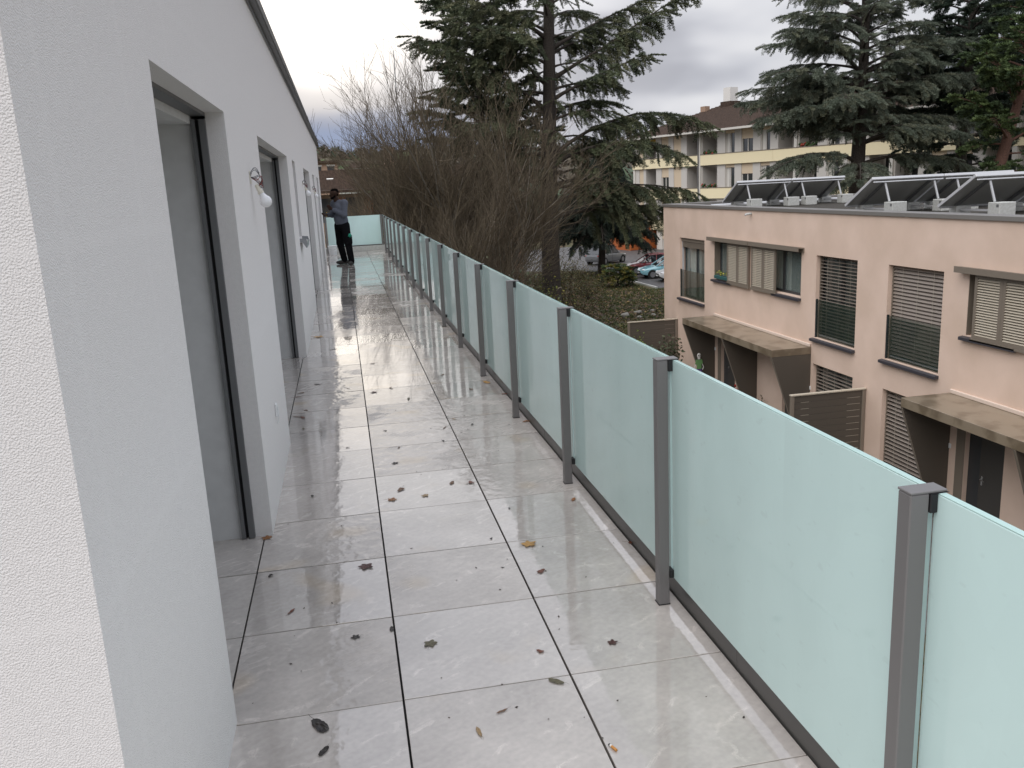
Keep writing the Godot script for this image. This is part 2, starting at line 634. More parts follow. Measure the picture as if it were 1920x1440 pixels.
func tile(fl: Node3D, xa: float, xb: float, z1: float, z0: float, r: RandomNumberGenerator) -> void:
	var b := MB.new()
	var cx := (xa + xb) * 0.5
	var cz := (z0 + z1) * 0.5
	b.uo = Vector2(r.randf_range(0.35, 2.1), r.randf_range(0.35, 2.1))
	if r.randf() < 0.5:
		b.xf = Transform3D(Basis(Vector3.UP, PI))
	var hx := (xb - xa) * 0.5 - 0.0035
	var hz := (z0 - z1) * 0.5 - 0.0029
	b.cbox(Vector3(-hx, -0.02, -hz), Vector3(hx, 0, hz), 0.0012)
	var wet: String = ["wet_stone", "wet_stone", "wet_stone_1", "wet_stone_1", "wet_stone_2", "wet_stone_3"][r.randi() % 6]
	var o := part("tile", b, M[wet], fl, Vector3(cx, r.randf_range(-0.0008, 0.0), cz))
	o.rotation = Vector3(r.randf_range(-1, 1) * 0.0035, 0, r.randf_range(-1, 1) * 0.0022)

# [z0, z1, y0, y1]
const OPEN := [[-4.38, -2.72, -0.03, 2.09], [-9.46, -6.09, -0.03, 2.09], [-11.13, -10.5, 1.2, 2.09], [-16.47, -13.74, -0.03, 2.09], [-19.59, -18.41, -0.03, 2.09], [-23.6, -21.9, -0.03, 2.09]]

func build_white_building() -> void:
	var h := thing("white_building", "long white stuccoed attic storey with deep door recesses along the terrace", "building")
	var b := MB.new()
	pierced(b, -25.25, -1.55, -0.03, 2.99, WX - 0.085, WX, OPEN)
	part("wall", b, M.stucco_fine, h)
	b = MB.new()
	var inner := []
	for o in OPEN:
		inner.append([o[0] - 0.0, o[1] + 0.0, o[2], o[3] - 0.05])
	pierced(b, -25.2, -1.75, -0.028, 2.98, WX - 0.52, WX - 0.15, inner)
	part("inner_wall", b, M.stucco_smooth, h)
	# end wall facing back towards the viewer, body, ceiling, back
	part("end_wall", boxm(Vector3(-9.0, -0.03, -1.75), Vector3(WX - 0.085, 2.99, -1.55)), M.stucco_fine, h)
	part("far_end_wall", boxm(Vector3(-9.0, -0.03, -25.249), Vector3(WX - 0.525, 2.985, -25.05)), M.stucco_fine, h)
	part("back_wall", boxm(Vector3(-9.0, -0.03, -25.04), Vector3(-8.8, 2.985, -1.76)), M.stucco_fine, h)
	part("room_back", boxm(Vector3(-4.3, -0.02, -25.0), Vector3(-4.2, 2.9, -1.8)), M.room_dark, h)
	part("ceiling", boxm(Vector3(-8.79, 2.6, -25.04), Vector3(WX - 0.53, 2.7, -1.77)), M.room_dark, h)
	var rf := part("roof", boxm(Vector3(-9.05, 2.992, -25.3), Vector3(WX - 0.02, 3.05, -1.5)), M.coping_metal, h)
	part("coping", boxm(Vector3(WX - 0.018, 2.985, -25.45), Vector3(WX + 0.06, 3.07, -1.48), 0.006), M.coping_metal, rf)
	part("coping", boxm(Vector3(-9.06, 2.986, -1.477), Vector3(WX + 0.059, 3.069, -1.40), 0.006), M.coping_metal, rf)
	part("drip_edge", boxm(Vector3(WX + 0.003, 2.955, -25.44), Vector3(WX + 0.012, 2.9845, -1.49)), M.rail_metal, rf)
	part("facade_below", boxm(Vector3(-9.0, -5.6, -26.55), Vector3(1.285, -0.41, 3.0)), M.stucco_smooth, h)
	for i in OPEN.size():
		var o: Array = OPEN[i]
		var zc: float = o[0]
		# guide rail for the blind on both reveals and the blind slot in the soffit
		if o[2] < 0.5:
			for s: float in [0.0, 1.0]:
				var z: float = o[0] + 0.0005 if s == 0.0 else o[1] - 0.0005
				var dz := 0.028 if s == 0.0 else -0.028
				var g := MB.new()
				g.box(Vector3(WX - 0.1498, 0.005, minf(z, z + dz)), Vector3(WX - 0.130, 2.06, maxf(z, z + dz)))
				g.box(Vector3(WX - 0.114, 0.005, minf(z, z + dz)), Vector3(WX - 0.0855, 2.06, maxf(z, z + dz)))
				var gr := part("guide_rail", g, M.rail_metal, h)
				part("groove", boxm(Vector3(WX - 0.1298, 0.006, minf(z, z + dz * 0.2)), Vector3(WX - 0.1142, 2.06, maxf(z, z + dz * 0.2))), M.slot_black, gr)
			part("blind_slot", boxm(Vector3(WX - 0.1495, 2.075, o[0] - 0.05), Vector3(WX - 0.0855, 2.32, o[1] + 0.05)), M.rail_metal, h)
		# window frame and pane
		var x0 := WX - 0.515
		var x1 := WX - 0.45
		var y0: float = maxf(o[2], -0.02)
		var y1: float = o[3] - 0.052
		var w := Node3D.new()
		w.name = "window"
		h.add_child(w, true)
		var fr := MB.new()
		fr.cbox(Vector3(x0, y0, o[0] + 0.001), Vector3(x1, y1, o[0] + 0.07), 0.004)
		fr.cbox(Vector3(x0, y0, o[1] - 0.07), Vector3(x1, y1, o[1] - 0.001), 0.004)
		fr.cbox(Vector3(x0, y1 - 0.07, o[0] + 0.071), Vector3(x1, y1, o[1] - 0.071), 0.004)
		fr.cbox(Vector3(x0, y0, o[0] + 0.071), Vector3(x1, y0 + 0.09, o[1] - 0.071), 0.004)
		if o[1] - o[0] > 1.4:
			zc = (o[0] + o[1]) * 0.5
			fr.cbox(Vector3(x0 + 0.005, y0 + 0.091, zc - 0.06), Vector3(x1 - 0.005, y1 - 0.071, zc + 0.06), 0.004)
			part("pane", boxm(Vector3(x0 + 0.02, y0 + 0.091, zc + 0.061), Vector3(x0 + 0.03, y1 - 0.071, o[1] - 0.071)), M.window_glass, w)
			part("pane", boxm(Vector3(x0 + 0.02, y0 + 0.091, o[0] + 0.071), Vector3(x0 + 0.03, y1 - 0.071, zc - 0.061)), M.window_glass, w)
		else:
			part("pane", boxm(Vector3(x0 + 0.02, y0 + 0.091, o[0] + 0.071), Vector3(x0 + 0.03, y1 - 0.071, o[1] - 0.071)), M.window_glass, w)
		part("frame", fr, M.frame_grey, w)
	# metal sill under the slot window, tilted outwards with turned-up ends
	var sl := MB.new()
	for e in [[-11.15, -11.143], [-10.487, -10.48]]:
		sl.prism(PackedVector2Array([Vector2(WX - 0.3, 1.19), Vector2(WX - 0.3, 1.235), Vector2(WX + 0.07, 1.20), Vector2(WX + 0.085, 1.15), Vector2(WX + 0.07, 1.09), Vector2(WX + 0.03, 1.16)]), e[0], e[1])
	sl.prism(PackedVector2Array([Vector2(WX - 0.3, 1.204), Vector2(WX + 0.078, 1.165), Vector2(WX + 0.078, 1.10), Vector2(WX + 0.072, 1.10), Vector2(WX + 0.072, 1.158), Vector2(WX - 0.3, 1.197)]), -11.142, -10.488)
	part("sill", sl, M.sill_metal, h)

func build_railing() -> void:
	var rl := thing("glass_railing", "long frosted green glass railing on square grey metal posts along the terrace", "railing", Vector3(0, 0, 0))
	var z0 := -1.58
	var sp := 1.539
	for k in range(-1, 17):
		var z := z0 - sp * k
		post(rl, z, k)
	for k in range(-1, 16):
		var za := z0 - sp * (k + 1) + 0.012
		var zb := z0 - sp * k - 0.012
		var g := part("glass_pane", boxm(Vector3(1.1965, 0.112, za), Vector3(1.2135, 1.012, zb), 0.0012), M.frosted_glass, rl)
		part("top_edge", boxm(Vector3(1.1968, 1.0125, za), Vector3(1.2132, 1.0160, zb), 0.001), M.glass_edge, g)
	var z := 0.4
	var i := 0
	while z > -26.0:
		var zn := maxf(z - 2.98, -26.19)
		part("base_profile", boxm(Vector3(1.2275, -0.03, zn + 0.0015), Vector3(1.2375, 0.078, z - 0.0015), 0.001), M.profile_metal, rl)
		part("base_seam", boxm(Vector3(1.2290, -0.03, zn - 0.0014), Vector3(1.2370, 0.0775, zn + 0.0014)), M.seam, rl)
		z = zn
		i += 1
	part("outer_profile", boxm(Vector3(1.238, -0.35, -26.55), Vector3(1.284, 0.075, 3.0)), M.profile_metal, rl)
	# short return across the end of the terrace
	var e := thing("end_railing", "single wide frosted glass panel closing the far end of the terrace", "railing", Vector3(0, 0, 0))
	part("parapet", boxm(Vector3(-0.60, -0.03, -26.40), Vector3(1.226, 0.145, -26.135), 0.004), M.concrete_light, e)
	part("base_profile", boxm(Vector3(-0.44, 0.146, -26.30), Vector3(1.13, 0.175, -26.21), 0.003), M.profile_metal, e)
	var g := part("glass_pane", boxm(Vector3(-0.42, 0.176, -26.265), Vector3(1.125, 1.015, -26.248), 0.0015), M.frosted_glass, e)
	part("top_edge", boxm(Vector3(-0.42, 1.0155, -26.2645), Vector3(1.125, 1.0215, -26.2485)), M.glass_edge, g)
	part("post", boxm(Vector3(-0.475, -0.02, -26.13), Vector3(-0.425, 1.035, -26.08), 0.003), M.post_metal, e)

func post(rl: Node3D, z: float, k: int) -> void:
	var p := part("post", boxm(Vector3(-0.0225, 0.0, -0.0225), Vector3(0.0225, 1.016, 0.0225), 0.0028), M.post_metal, rl, Vector3(1.155, 0.0, z))
	part("cap", boxm(Vector3(-0.0235, 1.0165, -0.0235), Vector3(0.064, 1.0225, 0.0235), 0.0015), M.post_metal, p)
	part("rubber_clamp", boxm(Vector3(0.0232, 0.972, -0.016), Vector3(0.041, 1.016, 0.026), 0.002), M.rubber, p)
	part("rubber_clamp", boxm(Vector3(0.0232, 0.115, -0.016), Vector3(0.041, 0.150, 0.026), 0.002), M.rubber, p)
	part("cap_pad", boxm(Vector3(0.0232, 1.0162, -0.020), Vector3(0.066, 1.0164, 0.027)), M.rubber, p)
	part("weld_bead", boxm(Vector3(-0.0245, 0.0005, -0.0245), Vector3(0.0245, 0.004, 0.0245)), M.rubber, p)

# bare bulb hanging from its wires out of the wall
func wall_bulb(z: float, y: float, label: String, seed_: int) -> void:
	var o := thing("light_bulb", label, "light bulb", Vector3(WX, y, z), 0.0, "bare bulbs along the white wall")
	var r := RandomNumberGenerator.new()
	r.seed = seed_
	part("wall_box", boxm(Vector3(0.0005, -0.035, -0.035), Vector3(0.004, 0.035, 0.035), 0.001), M.cream_plastic, o)
	for i in 8:
		var pts := []
		var rad := []
		var a := r.randf_range(0, TAU)
		for k in 9:
			var t := k / 8.0
			var q := Vector3(0.004 + 0.035 * sin(PI * t) + t * 0.035, -0.055 * t, 0.0)
			q += Vector3(0.3, sin(a + t * 7.0), cos(a + t * 6.0)) * 0.032 * sin(PI * t)
			pts.append(q)
			rad.append(0.0019)
		var b := MB.new()
		b.tube(pts, rad, 5)
		part("wire", b, M.wire_red if i % 2 else M.wire_grey, o)
	for i in 3:
		var b := MB.new()
		var a := r.randf_range(-1, 1)
		var pts := []
		var rad := []
		for k in 8:
			var t := k / 7.0
			pts.append(Vector3(0.004 + 0.05 * t, 0.005 + 0.034 * sin(PI * t) + 0.008 * i, 0.015 * a + 0.022 * sin(TAU * t * 0.8 + i)))
			rad.append(0.0018)
		b.tube(pts, rad, 5)
		part("loose_wire", b, M.wire_grey, o)
	var ax := Vector3(0.45, -1.0, 0.0).normalized()
	var fr := Transform3D(Basis(Quaternion(Vector3.UP, ax)), Vector3(0.035, -0.052, 0.0))
	var b := MB.new()
	b.xf = fr
	b.lathe([Vector2(0.0, -0.012), Vector2(0.010, -0.012), Vector2(0.013, -0.005), Vector2(0.0135, 0.03), Vector2(0.018, 0.034), Vector2(0.018, 0.044), Vector2(0.0, 0.044)], 16)
	part("lamp_holder", b, M.cream_plastic, o)
	b = MB.new()
	b.xf = fr
	b.lathe([Vector2(0.0155, 0.0445), Vector2(0.018, 0.056), Vector2(0.0265, 0.074)], 24)
	b.ball(Vector3(0, 0.094, 0), Vector3(0.0345, 0.0345, 0.0345), 16, 24)
	part("bulb", b, M.bulb_white, o)

func build_terrace_details() -> void:
	wall_bulb(-5.3, 1.81, "white bare bulb hanging on tangled wires between first and second doorway", 3)
	wall_bulb(-12.9, 1.85, "smaller looking bare bulb on the wall before the third doorway", 4)
	wall_bulb(-17.5, 1.80, "farthest bare bulb on the white wall, just left of the standing man", 6)
	var s := thing("wall_socket", "small white covered socket low on the white wall", "socket", Vector3(WX, 0.45, -5.25))
	part("plate", boxm(Vector3(0.0005, -0.038, -0.026), Vector3(0.012, 0.038, 0.026), 0.003), M.white_plastic, s)
	var b := MB.new()
	b.tube([Vector3(0.013, 0.02, 0.0), Vector3(0.017, -0.01, 0.004), Vector3(0.015, -0.05, 0.003), Vector3(0.006, -0.085, 0.004)], [0.004, 0.004, 0.003, 0.003], 6)
	part("cable", b, M.white_plastic, s)
	# small white paint tubs beside the far end of the wall
	var u := thing("paint_bucket", "white plastic bucket on the floor at the far end of the wall", "bucket", Vector3(-0.30, 0.0, -25.3))
	b = MB.new()
	b.lathe([Vector2(0.0, 0.002), Vector2(0.10, 0.002), Vector2(0.125, 0.24), Vector2(0.132, 0.245), Vector2(0.132, 0.262), Vector2(0.12, 0.262), Vector2(0.0, 0.262)], 18)
	part("body", b, M.white_plastic, u)
	b = MB.new()
	b.tube([Vector3(-0.13, 0.25, 0), Vector3(-0.1, 0.17, 0.11), Vector3(0.0, 0.14, 0.14), Vector3(0.1, 0.17, 0.11), Vector3(0.13, 0.25, 0)], [0.003, 0.003, 0.003, 0.003, 0.003], 5)
	part("handle", b, M.steel, u)

# ---------------------------------------------------------------- fallen leaves
const LEAVES := [
	[-0.514, -4.338, 0.075, 1, "orange", "orange curled leaf with a green one tucked against the first wall end"],
	[-0.030, -3.834, 0.100, 1, "maroon", "dark reddish maple leaf curled up beside the long joint, near the first doorway"],
	[-0.462, -3.864, 0.050, 3, "dark", "small dark curled leaf just below the first doorway corner"],
	[-0.350, -3.472, 0.070, 2, "rust", "narrow rust coloured leaf lying alone on the second tile from the wall corner"],
	[-0.089, -3.179, 0.050, 1, "dark", "small dark star shaped leaf right of the long brown stain"],
	[0.054, -3.206, 0.050, 0, "dark", "small dark leaf standing on edge in the long black joint"],
	[0.192, -3.047, 0.075, 1, "olive", "olive grey maple leaf in the middle column below a faint stain"],
	[-0.217, -2.627, 0.115, 0, "dark", "largest dark brown leaf with visible veins, bottom left tile"],
	[-0.199, -2.483, 0.060, 0, "dark", "dark pointed leaf nearest to the bottom edge on the left"],
	[0.752, -3.858, 0.105, 1, "yellow", "large yellow orange maple leaf beside the right hand joint"],
	[0.739, -3.544, 0.075, 3, "rust", "rusty two lobed leaf below the large yellow maple leaf"],
	[1.232, -3.728, 0.075, 3, "rust", "rust brown curled leaf touching the dark metal base beside the second post"],
	[1.112, -4.375, 0.060, 0, "orange", "orange leaf on the right tile column, just before the third post"],
	[0.861, -2.866, 0.055, 1, "maroon", "small dark red star shaped leaf left of the second post"],
	[0.585, -2.877, 0.050, 3, "rust", "brown twisted leaf beside a pale beige stain"],
	[0.596, -2.666, 0.075, 0, "olive", "olive green oval leaf just below a tile corner"],
	[0.378, -2.543, 0.055, 2, "brown", "narrow brown leaf in the middle of the bottom centre tile"],
	[0.287, -2.454, 0.075, 2, "tan", "tan olive pointed leaf nearest the bottom edge at centre"],
	[0.587, -3.979, 0.035, 3, "dark", "tiny dark leaf left of the large yellow maple leaf"],
	[0.751, -4.355, 0.030, 3, "dark", "tiny black leaf on the joint side tile above the yellow maple leaf"],
	[0.203, -4.851, 0.095, 3, "brown", "brown curled leaf, first of three lying together in the middle column"],
	[0.143, -4.697, 0.075, 1, "orange", "orange brown leaf beside the long joint, below a brown curled leaf"],
	[0.330, -4.702, 0.060, 1, "tan", "pale tan torn leaf right of two brown leaves in the middle column"],
	[0.506, -4.875, 0.070, 0, "brown", "flat brown leaf beside a pale stain in the middle column"],
	[0.613, -4.839, 0.080, 3, "rust", "brown curled leaf close to the right joint beside a flat brown leaf"],
	[-0.303, -4.904, 0.050, 3, "dark", "dark leaf alone on the wall side tile opposite the first wall end"],
	[0.201, -5.367, 0.060, 1, "dark", "dark folded leaf in the middle column behind three brown leaves"],
	[0.180, -6.168, 0.050, 3, "dark", "small dark leaf with a crisp outline beside the long joint, mid terrace"],
	[0.604, -6.089, 0.070, 2, "brown", "slim brown leaf crossing near the right joint, mid terrace"],
	[0.556, -5.760, 0.050, 3, "dark", "small black leaf on the cross joint by the right joint"],
	[0.247, -5.702, 0.060, 2, "brown", "thin brown leaf lying along the cross joint in the middle column"],
	[-0.473, -7.683, 0.085, 3, "brown", "brown crumpled leaf near the wall, uppermost of the pile by the white socket"],
	[-0.507, -7.531, 0.085, 2, "rust", "rust red leaf touching the wall side joint above the leaf pile"],
	[-0.413, -7.014, 0.070, 3, "brown", "dark brown upright leaf on the cross joint above the leaf pile"],
	[-0.476, -6.829, 0.100, 2, "brown", "long dark leaf at the wall side of the leaf pile"],
	[-0.429, -6.784, 0.085, 0, "rust", "bright rust leaf in the middle of the leaf pile near the wall"],
	[-0.412, -6.444, 0.085, 2, "olive", "olive stalked leaf, lowest of the pile near the wall"],
	[-0.341, -7.984, 0.085, 0, "dark", "black oval leaf on the wall side tiles past the socket"],
	[-0.397, -10.749, 0.170, 1, "yellow", "yellow maple leaf lying in the puddle near the wall past the second doorway"],
	[0.147, -7.450, 0.080, 1, "maroon", "dark red leaf beside the long joint in the bright reflection"],
	[0.300, -7.558, 0.090, 2, "brown", "narrow brown leaf in the middle column beyond the dark red one"],
	[0.420, -7.095, 0.120, 2, "olive", "grey green long leaf in the middle of the bright puddle"],
	[1.137, -7.452, 0.130, 0, "yellow", "yellow leaf on the right tile column by the fifth post"],
	[1.212, -6.951, 0.090, 3, "rust", "rust coloured leaf beside the metal base near the fourth post"],
	[1.211, -6.050, 0.090, 0, "orange", "orange leaf against the metal base just past the third post"],
	[0.700, -6.310, 0.070, 2, "tan", "pale tan leaf right of the right joint, mid terrace"],
	[0.967, -7.238, 0.070, 0, "brown", "small brown leaf among the post reflections of the right column"],
	[-0.070, -7.690, 0.060, 2, "dark", "thin dark leaf on the cross joint at the edge of the wall reflection"],
	[-0.206, -9.791, 0.120, 2, "dark", "dark strip shaped leaf in the puddle between wall and long joint"],
	[0.187, -8.759, 0.080, 3, "brown", "brown leaf in the brightest patch of reflected sky"],
	[0.646, -16.737, 0.130, 3, "dark", "black leaf lump on the right joint near the standing man"],
	[0.276, -13.030, 0.100, 3, "dark", "small black leaf in the middle column well behind the bright patch"],
	[0.802, -7.927, 0.100, 2, "brown", "long brown leaf caught under the post reflections, right column"],
	[-0.094, -5.826, 0.045, 3, "dark", "tiny dark leaf on the wall side column near a cross joint"],
	[0.810, -6.105, 0.050, 3, "dark", "tiny dark leaf in the right column beside the third post"],
]
const LEAFCOL := {"orange": [0.26, 0.11, 0.035], "maroon": [0.06, 0.018, 0.012], "dark": [0.018, 0.013, 0.010], "rust": [0.14, 0.045, 0.022], "olive": [0.10, 0.085, 0.045], "yellow": [0.40, 0.22, 0.06], "brown": [0.13, 0.065, 0.03], "tan": [0.30, 0.20, 0.10]}

func leaf_mesh(kind: int, size: float, c: Color, r: RandomNumberGenerator) -> MB:
	var b := MB.new()
	var rim := []
	var nn := 22
	for k in nn:
		var a := TAU * k / nn
		var rad := 0.5
		if kind == 0:
			rad = 0.5 / sqrt(pow(cos(a), 2) + pow(sin(a) / 0.46, 2)) * (1.0 + 0.22 * maxf(cos(a), 0.0) * absf(cos(a)))
		elif kind == 1:
			rad = 0.30 + 0.22 * pow(absf(cos(a * 2.5)), 1.6) + 0.03 * (k % 2)
		elif kind == 2:
			rad = 0.55 / sqrt(pow(cos(a), 2) + pow(sin(a) / 0.22, 2))
		else:
			rad = (0.42 + 0.1 * sin(a * 3.0 + 1.0)) / sqrt(pow(cos(a), 2) + pow(sin(a) / 0.62, 2))
		rad *= r.randf_range(0.9, 1.08)
		rim.append(Vector2(cos(a), sin(a)) * rad)
	var curl: float = [0.25, 0.3, 0.3, 1.2][kind] * r.randf_range(0.7, 1.3)
	var tw := r.randf_range(-0.6, 0.6)
	var f := func(p: Vector2) -> Vector3:
		var h := 0.003 / size + 0.22 * curl * (p.y * p.y + 0.5 * p.x * p.x) + 0.18 * tw * p.x * p.y + 0.02 * sin(p.x * 11.0)
		return Vector3(p.x, h, p.y * (1.0 - 0.25 * curl * absf(p.y))) * size
	var pts0 := []
	var pts1 := []
	for p in rim:
		pts0.append(f.call(p * 0.5))
		pts1.append(f.call(p))
	var ctr: Vector3 = f.call(Vector2.ZERO)
	for k in nn:
		var k2 := (k + 1) % nn
		b.col = c * r.randf_range(0.75, 1.2)
		b.ft(ctr, pts0[k], pts0[k2], Vector3.UP)
		b.quad(pts0[k], pts1[k], pts1[k2], pts0[k2], Vector3.UP)
	b.col = c * 0.7
	b.tube([f.call(Vector2(-0.45, 0)), f.call(Vector2(-0.45, 0)) + Vector3(-0.22, 0.03, 0.06) * size, f.call(Vector2(-0.45, 0)) + Vector3(-0.42, 0.01, 0.02) * size], [0.012 * size, 0.009 * size, 0.007 * size], 4)
	return b

func build_leaves() -> void:
	var r := RandomNumberGenerator.new()
	r.seed = 77
	for e in LEAVES:
		var cc: Array = LEAFCOL[e[4]]
		var o := part("leaf", leaf_mesh(e[3], e[2] * 0.74, Color(cc[0], cc[1], cc[2]), r), M.leaf_dry, self, Vector3(e[0], 0.0005, e[1]))
		o.rotation.y = r.randf_range(0, TAU)
		tag(o, e[5], "leaf", "fallen leaves on the terrace")
	# crumbs of leaf and grit
	var b := MB.new()
	for i in 150:
		var z := -1.7 - pow(r.randf(), 1.8) * 18.0
		var x := r.randf_range(-0.45, 1.2)
		var s := r.randf_range(0.002, 0.0055)
		var p := Vector3(x, 0.0012, z)
		var a := r.randf_range(0, TAU)
		var u := Vector3(cos(a), 0, sin(a)) * s * r.randf_range(0.8, 2.2)
		var w := Vector3(-sin(a), 0, cos(a)) * s
		b.col = Color(0.03, 0.02, 0.013) * r.randf_range(0.5, 2.0)
		b.ft(p - u, p + w, p + u + Vector3(0, 0.002, 0), Vector3.UP)
		b.ft(p - u, p + u + Vector3(0, 0.002, 0), p - w, Vector3.UP)
	var d := part("leaf_crumbs", b, M.leaf_dry, self)
	tag(d, "dark crumbs of leaf and grit scattered over the wet tiles", "", "", "stuff")
	var c := thing("cigarette_butt", "cigarette butt with an orange filter in the nearest right joint", "cigarette", Vector3(0.674, 0.0045, -2.266), 0.0)
	c.rotation.y = -1.21
	b = MB.new()
	b.tube([Vector3(-0.006, 0, 0), Vector3(0.018, 0, 0)], [0.0042, 0.0042], 10)
	part("filter", b, M.orange_filter, c)
	b = MB.new()
	b.tube([Vector3(-0.013, 0, 0), Vector3(-0.006, 0, 0)], [0.004, 0.0042], 10)
	part("paper", b, M.paper_white, c)
	b = MB.new()
	b.tube([Vector3(-0.019, 0.0, 0.001), Vector3(-0.013, 0, 0)], [0.0034, 0.0041], 8)
	part("burnt_end", b, M.ash, c)

# ---------------------------------------------------------------- pink terraced house opposite
const HX := 11.8
const GY := -5.5
# French windows [z0, z1, y0, y1, style], ordinary windows, ground floor windows
const FRENCH := [[-29.74, -27.56, -2.55, -0.43, 0], [-20.47, -18.64, -2.55, -0.43, 1], [-17.44, -15.60, -2.55, -0.43, 2], [-8.9, -7.0, -2.55, -0.43, 2]]
const SMALL := [[-26.76, -24.30, -1.605, -0.41], [-23.80, -21.22, -1.605, -0.41], [-14.86, -12.4, -1.605, -0.41], [-11.9, -9.4, -1.605, -0.41]]
const LOWER := [[-20.50, -18.66, -5.42, -3.25], [-17.45, -15.62, -5.42, -3.25]]
const DOORS := [[-26.2, -25.15, -5.44, -3.32], [-22.1, -21.05, -5.44, -3.32], [-14.66, -13.6, -5.44, -3.32], [-10.6, -9.5, -5.44, -3.32]]

func build_house() -> void:
	var h := thing("terraced_house", "two storey pinkish beige terraced house with flat roof and taupe shutters", "house", Vector3.ZERO)
	var holes := []
	for s in [FRENCH, SMALL, LOWER, DOORS]:
		for o in s:
			holes.append([o[0], o[1], o[2], o[3]])
	var b := MB.new()
	pierced(b, -31.35, -5.0, -5.7, 0.62, HX, HX + 0.34, holes)
	var wall := part("wall", b, M.house_plaster, h)
	part("far_gable", boxm(Vector3(HX + 0.341, -5.7, -31.349), Vector3(21.5, 0.62, -31.0)), M.house_plaster, h)
	part("near_gable", boxm(Vector3(HX + 0.341, -5.7, -5.35), Vector3(21.5, 0.62, -5.001)), M.house_plaster, h)
	part("rear_wall", boxm(Vector3(21.15, -5.7, -30.99), Vector3(21.499, 0.62, -5.36)), M.house_plaster, h)
	part("floor_slab", boxm(Vector3(HX + 0.345, -2.9, -30.99), Vector3(21.14, -2.6, -5.36)), M.room_dark, h)
	part("inner_wall", boxm(Vector3(HX + 3.0, -5.6, -30.99), Vector3(HX + 3.1, 0.4, -5.36)), M.room_dark, h)
	var rf := part("roof", boxm(Vector3(HX + 0.345, 0.40, -30.99), Vector3(21.14, 0.56, -5.36)), M.roof_gravel, h)
	var z := -31.40
	for zn: float in [-26.5, -20.8, -16.9, -12.6, -8.4, -4.95]:
		part("coping", boxm(Vector3(HX - 0.045, 0.622, z + 0.002), Vector3(HX + 0.38, 0.714, zn - 0.002), 0.006), M.house_coping, rf)
		z = zn
	part("coping", boxm(Vector3(HX + 0.382, 0.622, -31.40), Vector3(21.55, 0.713, -30.98), 0.006), M.house_coping, rf)
	part("coping", boxm(Vector3(HX + 0.382, 0.622, -5.37), Vector3(21.55, 0.713, -4.96), 0.006), M.house_coping, rf)
	part("coping", boxm(Vector3(21.13, 0.622, -30.97), Vector3(21.54, 0.713, -5.38), 0.006), M.house_coping, rf)
	b = MB.new()
	b.tube([Vector3(HX, 0.525, -24.15), Vector3(HX - 0.16, 0.515, -24.15), Vector3(HX - 0.20, 0.49, -24.15)], [0.035, 0.035, 0.035], 8)
	part("overflow_pipe", b, M.concrete_light, h)
	for o in FRENCH:
		french(h, o)
	small_window(h, SMALL[0], 1, true)
	small_window(h, SMALL[1], -1, true)
	small_window(h, SMALL[2], 1, false)
	small_window(h, SMALL[3], -1, false)
	for o in LOWER:
		blind(h, o, 0.12 if o[0] < -18.0 else 0.45, HX + 0.13, 0.092)
		glazing(h, o, true)
	for i in DOORS.size():
		door(h, DOORS[i], i)
	canopy(h, -26.74, -20.60)
	canopy(h, -15.17, -9.03)

func glazing(h: Node3D, o: Array, two: bool) -> Node3D:
	var w := Node3D.new()
	w.name = "window"
	h.add_child(w, true)
	var x0 := HX + 0.20
	var b := MB.new()
	var t := 0.07
	b.box(Vector3(x0, o[2], o[0]), Vector3(x0 + 0.06, o[3], o[0] + t))
	b.box(Vector3(x0, o[2], o[1] - t), Vector3(x0 + 0.06, o[3], o[1]))
	b.box(Vector3(x0, o[2], o[0] + t), Vector3(x0 + 0.06, o[2] + t, o[1] - t))
	b.box(Vector3(x0, o[3] - t, o[0] + t), Vector3(x0 + 0.06, o[3], o[1] - t))
	var zc: float = (o[0] + o[1]) * 0.5
	if two:
		b.box(Vector3(x0 - 0.004, o[2] + t, zc - 0.06), Vector3(x0 + 0.064, o[3] - t, zc + 0.06))
		part("pane", boxm(Vector3(x0 + 0.02, o[2] + t, o[0] + t), Vector3(x0 + 0.03, o[3] - t, zc - 0.06)), M.window_glass, w)
		part("pane", boxm(Vector3(x0 + 0.02, o[2] + t, zc + 0.06), Vector3(x0 + 0.03, o[3] - t, o[1] - t)), M.window_glass, w)
	else:
		part("pane", boxm(Vector3(x0 + 0.02, o[2] + t, o[0] + t), Vector3(x0 + 0.03, o[3] - t, o[1] - t)), M.window_glass, w)
	part("frame", b, M.frame_grey, w)
	return w

func curtains(w: Node3D, o: Array, share: float, from_left: bool) -> void:
	var b := MB.new()
	var n := 40
	var za: float = o[0] + 0.05
	var zb: float = o[1] - 0.05
	if from_left:
		zb = lerpf(za, zb, share)
	else:
		za = lerpf(zb, za, share)
	for k in n:
		var t0 := k / float(n)
		var t1 := (k + 1) / float(n)
		var x0 := HX + 0.40 + 0.03 * sin(k * 1.3)
		var x1 := HX + 0.40 + 0.03 * sin((k + 1) * 1.3)
		b.quad(Vector3(x0, o[2] + 0.03, lerpf(za, zb, t0)), Vector3(x0, o[3] - 0.02, lerpf(za, zb, t0)), Vector3(x1, o[3] - 0.02, lerpf(za, zb, t1)), Vector3(x1, o[2] + 0.03, lerpf(za, zb, t1)), Vector3(-1, 0, 0))
	part("curtain", b, M.curtain, w)

var slat_mesh := {}
